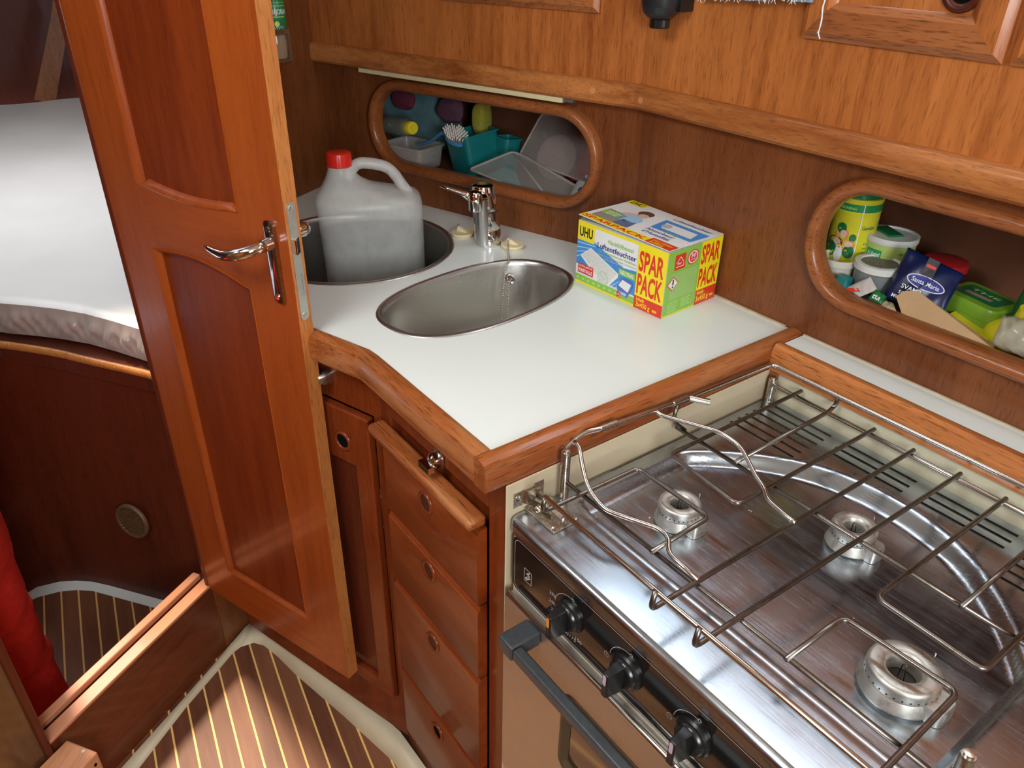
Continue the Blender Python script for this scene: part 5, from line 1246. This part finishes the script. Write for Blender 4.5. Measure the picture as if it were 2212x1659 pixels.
br = obj('bristles', bm, plain('white_bristle', (.74, .70, .62), .8, noise=.2, nscale=600), t, label='white bristles'); br['kind'] = 'stuff'
# clear tub with lip at lower left
def tub(name, M, cx, cz, y0, w, d, hgt, mat, label, cat='container', rot=0, tilt=(0, 0, 0), wall=.0018, lip=.004, parent=None, group=None, r=.010):
    Mt = M @ T(cx, y0, cz) @ Matrix.Rotation(rot, 4, 'Y') @ Matrix.Rotation(tilt[0], 4, 'X') @ Matrix.Rotation(tilt[2], 4, 'Z')
    bm = BM()
    def lpz(k, y): return [Mt @ Vector((x, y, z)) for x, z in stadium(-w / 2 * k, w / 2 * k, -d / 2 * k, d / 2 * k, r, 4)]
    kk = 1 + 2 * lip / w; ki = 1 - 2 * wall / w
    loft(bm, [lpz(.86, 0), lpz(.9, .001), lpz(1, hgt - .003), lpz(kk, hgt - .003), lpz(kk, hgt), lpz(ki, hgt), lpz(.88, .003)])
    bmesh.ops.recalc_face_normals(bm, faces=bm.faces)
    o = obj(name, bm, mat, parent, auto=35); 
    if parent is None: setp(o, label, cat, group)
    return o, Mt
CLR = clearplastic('hazy_clear_plastic', (.50, .47, .43), .55, .25)
TEAL = plain('teal_plastic', (.006, .165, .165), .33, noise=.05)
a = lp((885, 330), .055)
tb, Mt = tub('food_container', ML, a.x + .004, -.062, FLR, .115, .085, .050, CLR, 'hazy clear container with a thick lip, lower left of the forward oval opening')
bm = BM(); blob(bm, (a.x - .018, FLR + .018, -.062), .022, .014, .02, ML, 9, .1); smoothobj('cloth', bm, plain('red_rag', (.30, .03, .02), .8, noise=.2), 'small red rag inside the hazy clear container', 'cloth', smooth=True)
bm = BM(); blob(bm, (a.x + .024, FLR + .016, -.060), .020, .013, .018, ML, 10, .1); smoothobj('cloth', bm, plain('yellow_rag', (.42, .30, .04), .8, noise=.2), 'small yellow rag inside the hazy clear container', 'cloth', smooth=True)
# teal boxes
a = lp((1003, 335), .06)
tub('teal_box', ML, a.x + .004, -.100, FLR, .092, .085, .092, TEAL, 'large open teal plastic box in the middle of the forward oval opening', 'box', rot=-.35, tilt=(.12, 0, .10))
a = lp((1076, 320), .10)
tub('teal_box', ML, a.x, -.125, FLR, .050, .045, .082, TEAL, 'small teal box standing behind the hinged clear tray', 'box', rot=-.3, tilt=(-.1, 0, 0))
# clear lid upright and plates
def slab(bm, pts, t, M=None):
    """thin slab from world points (planar loop) with thickness along -normal"""
    n = (pts[1] - pts[0]).cross(pts[2] - pts[0]).normalized()
    loft(bm, [[p for p in pts], [p - n * t for p in pts]]); bmesh.ops.recalc_face_normals(bm, faces=bm.faces)
def PLT(L): return [ML @ Vector((lp(p, t).x, lp(p, t).y, -t)) for p, t in L]
Q = PLT([((1172, 243), .15), ((1292, 262), .15), ((1292, 405), .075), ((1120, 338), .10)])
def rounded3(P, r=.014, n=4): return fillet(P, r, n, closed=True)
bm = BM(); slab(bm, rounded3(Q), .002)
LID = clearplastic('clear_lid', (.50, .46, .42), .80, .2)
o = smoothobj('clear_tray', bm, LID, 'large clear plastic tray leaning upright at the right of the forward oval opening', 'tray', auto=30)
bm = BM(); tube(bm, rounded3(Q), .0022, n=8, closed=True); obj('tray_rim', bm, CLR, o, smooth=True)
a = lp((1232, 340), .16); 
bm = BM(); lathe(bm, [(.001, 0), (.032, 0), (.052, .006), (.053, .008), (.050, .008), (.031, .003), (.001, .003)], frame(ML @ Vector((a.x + .008, FLR + .056, -.172)), (-.95, -.3, 0), (.05, .25, .95)), 40)
smoothobj('plate', bm, plain('red_melamine', (.38, .035, .035), .35, noise=.05), 'red plate standing behind the clear upright tray', 'plate', auto=35)
a = lp((1200, 345), .15)
bm = BM(); lathe(bm, [(.001, 0), (.046, 0), (.048, .003), (.001, .004)], frame(ML @ Vector((a.x, FLR + .052, -.150)), (-.95, -.3, 0), (.05, .25, .95)), 40)
smoothobj('plastic_disc', bm, plain('dusty_pink_lid', (.26, .14, .12), .5, noise=.08), 'dusty pink plastic disc in front of the red plate', 'disc', auto=35)
# hinged clear tray lying towards the front
Q = PLT([((1016, 362), .030), ((1104, 327), .060), ((1238, 428), .030)]); 
F_ = ML @ Vector((lp((1240, 432), .02).x, FLR + .004, -.018))
Q = PLT([((1014, 366), .020), ((1106, 328), .075), ((1130, 336), .080), ((1275, 420), .040), ((1200, 440), .018)])
bm = BM(); slab(bm, fillet(Q, .008, 3, closed=True), .002)
tr_ = smoothobj('clear_tray', bm, LID, 'shallow clear tray lying over the flat teal tray in the forward oval opening', 'tray', auto=30)
bm = BM(); tube(bm, fillet(Q, .008, 3, closed=True), .0030, n=8, closed=True); tube(bm, PLT([((1108, 330), .075), ((1190, 436), .020)]), .0022, n=8); obj('tray_rim', bm, plain('hazy_rim', (.30, .27, .23), .4, noise=.1), tr_, smooth=True)
Q = PLT([((1018, 386), .018), ((1106, 345), .055), ((1140, 420), .022), ((1080, 415), .012)])
bm = BM(); slab(bm, [p - Vector((0, 0, .009)) for p in fillet(Q, .008, 3, closed=True)], .003); smoothobj('teal_tray', bm, TEAL, 'flat teal tray under the shallow clear tray', 'tray', auto=30)
# bowl with blue things
a = lp((1252, 402), .040)
Mc = ML @ T(a.x + .006, FLR + .021, -.048) @ Matrix.Rotation(-.3, 4, 'Z') @ Matrix.Rotation(-.9, 4, 'X')
bm = BM(); lathe(bm, [(.018, -.020), (.021, -.018), (.0265, .010), (.0270, .012), (.0250, .012), (.0235, .008), (.019, -.014), (.001, -.015)], Mc @ Matrix.Rotation(-PI / 2, 4, 'X'), 36)
mg = smoothobj('mug', bm, plain('grey_white_enamel', (.42, .42, .40), .3, noise=.05), 'pale mug lying on its side at the right end of the forward oval opening', 'mug', auto=35)
a = lp((1256, 402), .028)
bm = BM(); blob(bm, (a.x + .003, FLR + .026, -.030), .012, .015, .006, ML, 12, .12); smoothobj('cloth', bm, plain('royal_blue_rag', (.01, .02, .17), .7, noise=.3), 'royal blue rag at the mouth of the pale mug', 'cloth', smooth=True)
a = lp((1272, 383), .03); bm = BM()
hel = [ML @ Vector((a.x - .006 + .012 * k / 60, a.y + .0030 * math.sin(k * .9), -.030 + .0030 * math.cos(k * .9))) for k in range(60)]
tube(bm, hel, .0008, n=6); smoothobj('coiled_cord', bm, plain('pale_blue_cord', (.35, .50, .58), .4, noise=.05), 'pale blue coiled cord above the pale mug', 'cord', smooth=True)
# ================================================================== THINGS IN THE AFT (RIGHT) LOCKER
def RPp(p, t): q = rp2(p, t); return q.x, q.y
# tall yellow can
x0, _ = RPp((1786, 520), .085); x1, _ = RPp((1876, 520), .085); cx = (x0 + x1) / 2; cr_ = .034
cx = RPp((1836, 500), .09)[0]; cc3 = Vector((cx, 1.094, FLR))
t = thing('stock_can', cc3, 'tall yellow vegetable stock can with green lid in the aft oval opening', 'can')
Yl = plain('can_yellow', (.72, .66, .03), .3, noise=.08)
bm = BM(); lathe(bm, [(cr_ * .98, 0), (cr_, .002), (cr_, .133), (cr_ * 1.02, .134), (cr_ * 1.02, .139), (cr_ * .96, .140)], T(*cc3), 44); obj('body', bm, Yl, t, auto=35)
bm = BM(); lathe(bm, [(cr_ * .985, .1405), (cr_ * 1.0, .142), (cr_ * .985, .163), (cr_ * .94, .166), (.001, .1662)], T(*cc3), 44); obj('lid', bm, plain('deep_green_lid', (.006, .17, .06), .3, noise=.08), t, auto=35, label='green lid')
a0 = math.atan2((CAMP - cc3).y, (CAMP - cc3).x)
A = Art(fn=cylfn(cc3, cr_, a0)); A.rect(-.06, .121, .06, .132, plain('band_green', (.02, .25, .07), .3, noise=.05), 1, 30); A.rect(-.06, .1195, .06, .1203, I_y, 2, 30)
A.rect(.010, .02, .0112, .133, I_w, 3); A.text('SEASONING', -.030, .124, .004, I_lg, 3, w=.03)
for x, y, a_, b_, m in ((-.012, .085, .010, .011, I_or), (-.020, .072, .012, .009, I_br), (-.002, .070, .012, .009, I_or), (-.014, .095, .007, .008, I_dg), (-.026, .060, .010, .012, I_dg), (.002, .060, .008, .010, I_dg), (-.012, .055, .006, .014, I_w), (.004, .082, .005, .006, I_dg)): A.ell(x, y, a_, b_, m, 4, 16); A.ell(x + .002, y + .002, a_ * .5, b_ * .5, I_sk if m in (I_or, I_br) else m, 5, 12)
for k in range(7): A.text('lorem'[:3] if False else 'ml', .022, .030 + .007 * k, .003, I_dg, 3, w=.014)
A.text('Gemüse', .014, .095, .006, I_dg, 3, w=.02); A.done('label_print', t)
# herb salt tub
cx = RPp((1912, 525), .10)[0]; cc3 = Vector((cx, 1.115, FLR)); hr = .036; hh = .118 - .0
_, zt_ = RPp((1912, 500), .115); hh = zt_ - FLR
t = thing('herb_tub', cc3, 'pale green herb tub with a white and green lid behind the grey jar', 'tub')
bm = BM(); lathe(bm, [(hr * .96, 0), (hr * .98, .003), (hr, hh - .010), (hr, hh - .008)], T(*cc3), 44); obj('body', bm, plain('tub_pale_green', (.40, .52, .14), .35, noise=.08), t, auto=35)
bm = BM(); lathe(bm, [(hr * 1.03, hh - .0085), (hr * 1.05, hh - .007), (hr * 1.05, hh + .001), (hr * .97, hh + .001), (hr * .94, hh - .002), (.001, hh - .002)], T(*cc3), 44)
lid_ = obj('lid', bm, plain('tub_white_lid', (.62, .62, .58), .35, noise=.05), t, auto=35)
bm = BM(); box(bm, -.034, .010, -.012, .012, hh - .0018, hh + .0012, T(*cc3) @ Matrix.Rotation(-.5, 4, 'Z')); obj('pour_flap', bm, plain('deep_green_lid', (.006, .17, .06), .3), lid_, bevel=.001)
a0 = math.atan2((CAMP - cc3).y, (CAMP - cc3).x)
A = Art(fn=cylfn(cc3, hr, a0)); A.rect(-.032, hh - .030, -.008, hh - .017, plain('band_green', (.02, .25, .07), .3, noise=.05), 1, 8); A.text('A.Vogel', -.030, hh - .0265, .006, I_w, 2, w=.020, bold=.01); A.text('herb', -.034, hh - .042, .006, I_dg, 2, w=.013); A.text('aromatic herbs', -.032, hh - .0355, .0025, I_dg, 2, w=.024); A.text('ml  ml', .016, hh - .020, .003, I_dg, 2, w=.016)
A.done('label_print', t)
# white cup left
cx = RPp((1797, 575), .035)[0]; cc3 = Vector((cx, 1.052, FLR)); _, z_ = RPp((1797, 562), .035)
ch_ = z_ - FLR + .004; bm = BM(); lathe(bm, [(.018, 0), (.0195, .002), (.026, ch_ - .010), (.0285, ch_ - .010), (.0290, ch_), (.0262, ch_), (.019, .006), (.001, .005)], T(*cc3), 36)
smoothobj('plastic_cup', bm, plain('cream_cup', (.58, .55, .46), .4, noise=.05), 'cream plastic cup at the far left of the aft oval opening', 'cup', auto=35)
# grey jar with white lid
cx = RPp((1891, 575), .05)[0]; cc3 = Vector((cx, 1.062, FLR)); _, z_ = RPp((1891, 562), .06); jh = z_ - FLR
t = thing('storage_jar', cc3, 'grey jar with a white ring lid below the pale green herb tub', 'jar')
bm = BM(); lathe(bm, [(.029, 0), (.031, .003), (.033, jh - .014), (.030, jh - .011)], T(*cc3), 40); obj('body', bm, plain('frosted_grey_jar', (.17, .19, .19), .35, noise=.08), t, auto=35)
bm = BM(); lathe(bm, [(.0335, jh - .0105), (.0350, jh - .010), (.0350, jh - .001), (.0335, jh), (.0275, jh), (.0262, jh - .0025)], T(*cc3), 40, cap1=False); obj('lid', bm, plain('tub_white_lid', (.62, .62, .58), .35), t, auto=35, label='white ring lid')
bm = BM(); lathe(bm, [(.0262, jh - .003), (.001, jh - .0028)], T(*cc3), 40); obj('lid_window', bm, plain('grey_green_seeds', (.20, .18, .13), .7, noise=.5, nscale=500), t)
# blue sachet
def QR(L): return [MR @ Vector((*RPp(p, t_), -t_)) for p, t_ in L]
Qs = QR([((1962, 533), .060), ((2077, 590), .050), ((2040, 672), .035), ((1950, 672), .022), ((1913, 632), .032)])
def pillow(P, th, nseg=14):
    """puffed sheet over a quad"""
    bm = BM(); n = (P[1] - P[0]).cross(P[2] - P[0]).normalized()
    if n.dot(CAMP - P[0]) < 0: n = -n
    top = []; bot = []
    for i in range(nseg + 1):
        r1 = []; r2 = []
        for j in range(nseg + 1):
            u, v = i / nseg, j / nseg; p = P[0].lerp(P[1], u).lerp(P[3].lerp(P[2], u), v)
            h = (max(0, 16 * u * (1 - u) * v * (1 - v))) ** .45 * th + .0012 * math.sin(u * 17 + v * 9) * (1 if 0 < i < nseg and 0 < j < nseg else 0)
            r1.append(bm.verts.new(p + n * (h + .0003))); r2.append(bm.verts.new(p - n * (h * .7 + .0003)))
        top.append(r1); bot.append(r2)
    for i in range(nseg):
        for j in range(nseg):
            bm.faces.new((top[i][j], top[i + 1][j], top[i + 1][j + 1], top[i][j + 1])); bm.faces.new((bot[i][j], bot[i][j + 1], bot[i + 1][j + 1], bot[i + 1][j]))
    for i in range(nseg):
        bm.faces.new((top[i][0], bot[i][0], bot[i + 1][0], top[i + 1][0])); bm.faces.new((top[i][nseg], top[i + 1][nseg], bot[i + 1][nseg], bot[i][nseg]))
        bm.faces.new((top[0][i], top[0][i + 1], bot[0][i + 1], bot[0][i])); bm.faces.new((top[nseg][i], bot[nseg][i], bot[nseg][i + 1], top[nseg][i + 1]))
    bmesh.ops.recalc_face_normals(bm, faces=bm.faces)
    return bm, n
P4 = QR([((1962, 534), .062), ((2082, 592), .062), ((2030, 690), .022), ((1908, 640), .026)])
bm, nn = pillow(P4, .006)
t = thing('spice_sachet', (P4[2] + P4[3]) / 2, 'dark blue foil sachet with white lettering leaning in the aft oval opening', 'sachet')
obj('pouch', bm, plain('navy_foil', (.008, .015, .075), .28, noise=.3, nscale=25, bump=.3), t, smooth=True)
def quadfn(P, n, off): return lambda p: P[3].lerp(P[2], p[0]).lerp(P[0].lerp(P[1], p[0]), p[1]) + n * (off + p[2])
A = Art(fn=quadfn(P4, nn, .0068)); 
A.ell(.56, .50, .33, .135, I_w, 1, 28); A.ell(.56, .50, .31, .118, I_nb, 2, 28); A.text('Santa Maria', .32, .46, .09, I_w, 3, w=.48, bold=.01)
A.text('SVAMP', .22, .26, .085, I_w, 3, w=.34); A.text('SOPPA', .22, .14, .07, I_w, 3, w=.3); A.text('MUSHROOM', .14, .04, .07, I_w, 3, w=.5); A.rect(.42, .62, .62, .98, plain('smoke_band', (.03, .03, .04), .3), 1); A.rect(.44, .80, .60, .86, I_r, 2); A.ell(.54, .74, .05, .03, I_k, 2, 10)
A.done('pouch_print', t)
# red lid jar
cx = RPp((2032, 570), .12)[0]; _, z_ = RPp((2032, 560), .13); cc3 = Vector((cx, 1.135, FLR)); jh = z_ - FLR
t = thing('red_lid_jar', cc3, 'dark jar with a red screw lid behind the blue sachet', 'jar')
bm = BM(); lathe(bm, [(.028, 0), (.030, .003), (.030, jh - .016), (.027, jh - .013)], T(*cc3), 36); obj('body', bm, plain('dark_navy_jar', (.012, .012, .03), .3, noise=.1), t, auto=35)
bm = BM(); lathe(bm, [(.0300, jh - .0125), (.0310, jh - .012), (.0305, jh - .001), (.0290, jh), (.001, jh - .0005)], T(*cc3), 36); obj('lid', bm, plain('dull_red_lid', (.36, .012, .015), .35, noise=.1), t, auto=35)
# kraft envelope
P4 = QR([((1938, 640), .016), ((1985, 628), .020), ((2150, 752), .014), ((2120, 748), .010)])
Pe = QR([((1936, 640), .020), ((1958, 628), .026), ((1985, 630), .030), ((2146, 745), .030), ((2150, 756), .018), ((2090, 745), .010), ((1948, 676), .012)])
bm = BM(); slab(bm, Pe, .0022); smoothobj('paper_envelope', bm, plain('kraft_paper', (.48, .30, .15), .75, noise=.12, nscale=40), 'folded brown paper envelope along the lower rim of the aft oval opening', 'envelope')
# green tin
cx = RPp((2122, 640), .09)[0]; _, z_ = RPp((2120, 640), .09)
Mt = T(cx, 1.092, FLR) @ Matrix.Rotation(-.25, 4, 'Z'); th_ = z_ - FLR
t = thing('tea_tin', Vector((cx, 1.092, FLR)), 'lime green rectangular tin with a dark green panel on its lid', 'tin')
LG = plain('lime_tin', (.20, .38, .03), .3, noise=.1)
bm = BM(); loft(bm, [[Mt @ Vector((x * k, y * k, z)) for x, y in stadium(-.045, .045, -.032, .032, .010, 4)] for z, k in ((0, .97), (.002, 1), (th_ - .018, 1))]); obj('body', bm, LG, t, auto=35)
bm = BM(); loft(bm, [[Mt @ Vector((x * k, y * k, z)) for x, y in stadium(-.045, .045, -.032, .032, .010, 4)] for z, k in ((th_ - .0176, 1.02), (th_ - .003, 1.02), (th_, .97), (th_ + .0005, .9))]); ld = obj('lid', bm, LG, t, auto=35)
A = Art(Mt @ T(0, 0, th_ + .0006)); A.poly(stadium(-.034, .034, -.020, .021, .006, 3), I_dg, 1); A.text('LEMON BALM TEA' if False else 'THE', -.024, .004, .008, I_lg, 2, w=.045); A.rect(-.022, -.010, .018, -.002, plain('tin_pink', (.40, .25, .20), .4), 2)
A.done('lid_print', ld)
# yellow disc lid
cx, z_ = RPp((2096, 688), .045); 
bm = BM(); lathe(bm, [(.031, 0), (.033, .001), (.033, .008), (.0315, .009), (.029, .0085), (.001, .008)], T(cx - .001, 1.052, FLR + .016) @ Matrix.Rotation(.45, 4, 'X'), 40)
yl = smoothobj('plastic_disc', bm, plain('yellow_tub_lid', (.55, .46, .02), .35, noise=.1), 'yellow plastic disc lying in front of the lime green tin', 'disc', auto=35)
# lemon bottle
cx, z_ = RPp((2190, 665), .07); cb_ = ML
bcn = Vector((cx + .012, 1.085, FLR))
t = thing('lemon_bottle', bcn, 'yellow squeeze bottle with green collar at the right edge of the picture', 'bottle')
bm = BM(); blob(bm, (0, 0, 0), .036, .024, .022, T(cx + .014, 1.064, FLR + .026) @ Matrix.Rotation(.3, 4, 'Z'), 3, .02, 2.1); obj('body', bm, plain('lemon_yellow', (.72, .66, .02), .35, noise=.08), t, smooth=True)
bm = BM(); cyl(bm, Vector((cx + .012, 1.09, FLR + .040)), Vector((cx + .014, 1.10, FLR + .075)), .020, 24); cyl(bm, Vector((cx + .014, 1.10, FLR + .075)), Vector((cx + .014, 1.10, FLR + .082)), .012, 20); obj('collar', bm, plain('collar_green', (.01, .13, .03), .35, noise=.1), t, auto=40)
bm = BM(); cyl(bm, Vector((cx + .016, 1.066, FLR + .046)), Vector((cx + .020, 1.064, FLR + .066)), .0115, 20); obj('cap', bm, plain('yellow_cap', (.75, .62, .02), .35), t, auto=40)
# clear bag
P4 = QR([((2165, 680), .030), ((2290, 700), .030), ((2290, 800), .014), ((2140, 745), .012)])
bm, nn = pillow(P4, .018, 18)
for v in bm.verts: v.co += Vector((math.sin(v.co.x * 400) * .0012, 0, math.sin(v.co.x * 300 + v.co.z * 500) * .0012))
smoothobj('plastic_bag', bm, clearplastic('crinkled_clear_bag', (.48, .44, .36), .40, .15), 'crumpled clear plastic bag at the right end of the aft oval opening', 'bag', smooth=True)
# small packets by the left rim
cx, z_ = RPp((1821, 607), .02); bm = BM(); loft(bm, [[Vector((cx + x * k, 1.022 + y * k, FLR + .001 + z)) for x, y in superell(0, 0, .010, .010, 4, 12)] for z, k in ((0, 1.1), (z_ - FLR + .004, 1.0), (z_ - FLR + .006, .8))]); smoothobj('teal_cube', bm, TEAL, 'small square teal plastic cube at the lower left rim of the aft oval opening', 'cube', auto=30)
def pk(name, L, mat, lab, cat, th=.002):
    P = QR(L); bm, n_ = pillow(P, th, 8); o = smoothobj(name, bm, mat, lab, cat, smooth=True); return o, P, n_
o, P, n_ = pk('tea_packet', [((1826, 622), .020), ((1880, 597), .028), ((1896, 626), .022), ((1856, 642), .012)], plain('paper_packet_white', (.50, .47, .43), .5, noise=.08), 'small white paper packet with a red corner by the teal cube', 'packet')
A = Art(fn=quadfn(P, n_, .0024)); A.poly([(0, .55), (.0, .98), (.35, .6), (.3, .3)], I_r, 1); A.done('packet_print', o)
o, P, n_ = pk('green_packet', [((1893, 624), .022), ((1916, 640), .024), ((1903, 657), .012), ((1874, 645), .012)], plain('packet_green', (.01, .14, .03), .35, noise=.1), 'small green packet with white lettering next to the white paper packet', 'packet')
A = Art(fn=quadfn(P, n_, .0024)); A.text('tta', .15, .15, .5, I_w, 1, w=.6); A.done('packet_print', o)
pk('herb_bag', [((1906, 648), .020), ((1930, 655), .022), ((1936, 672), .010), ((1902, 662), .010)], plain('pale_herb_bag', (.40, .33, .20), .5, noise=.4, nscale=200), 'pale bag of dried herbs between the green packet and the blue sachet', 'bag')
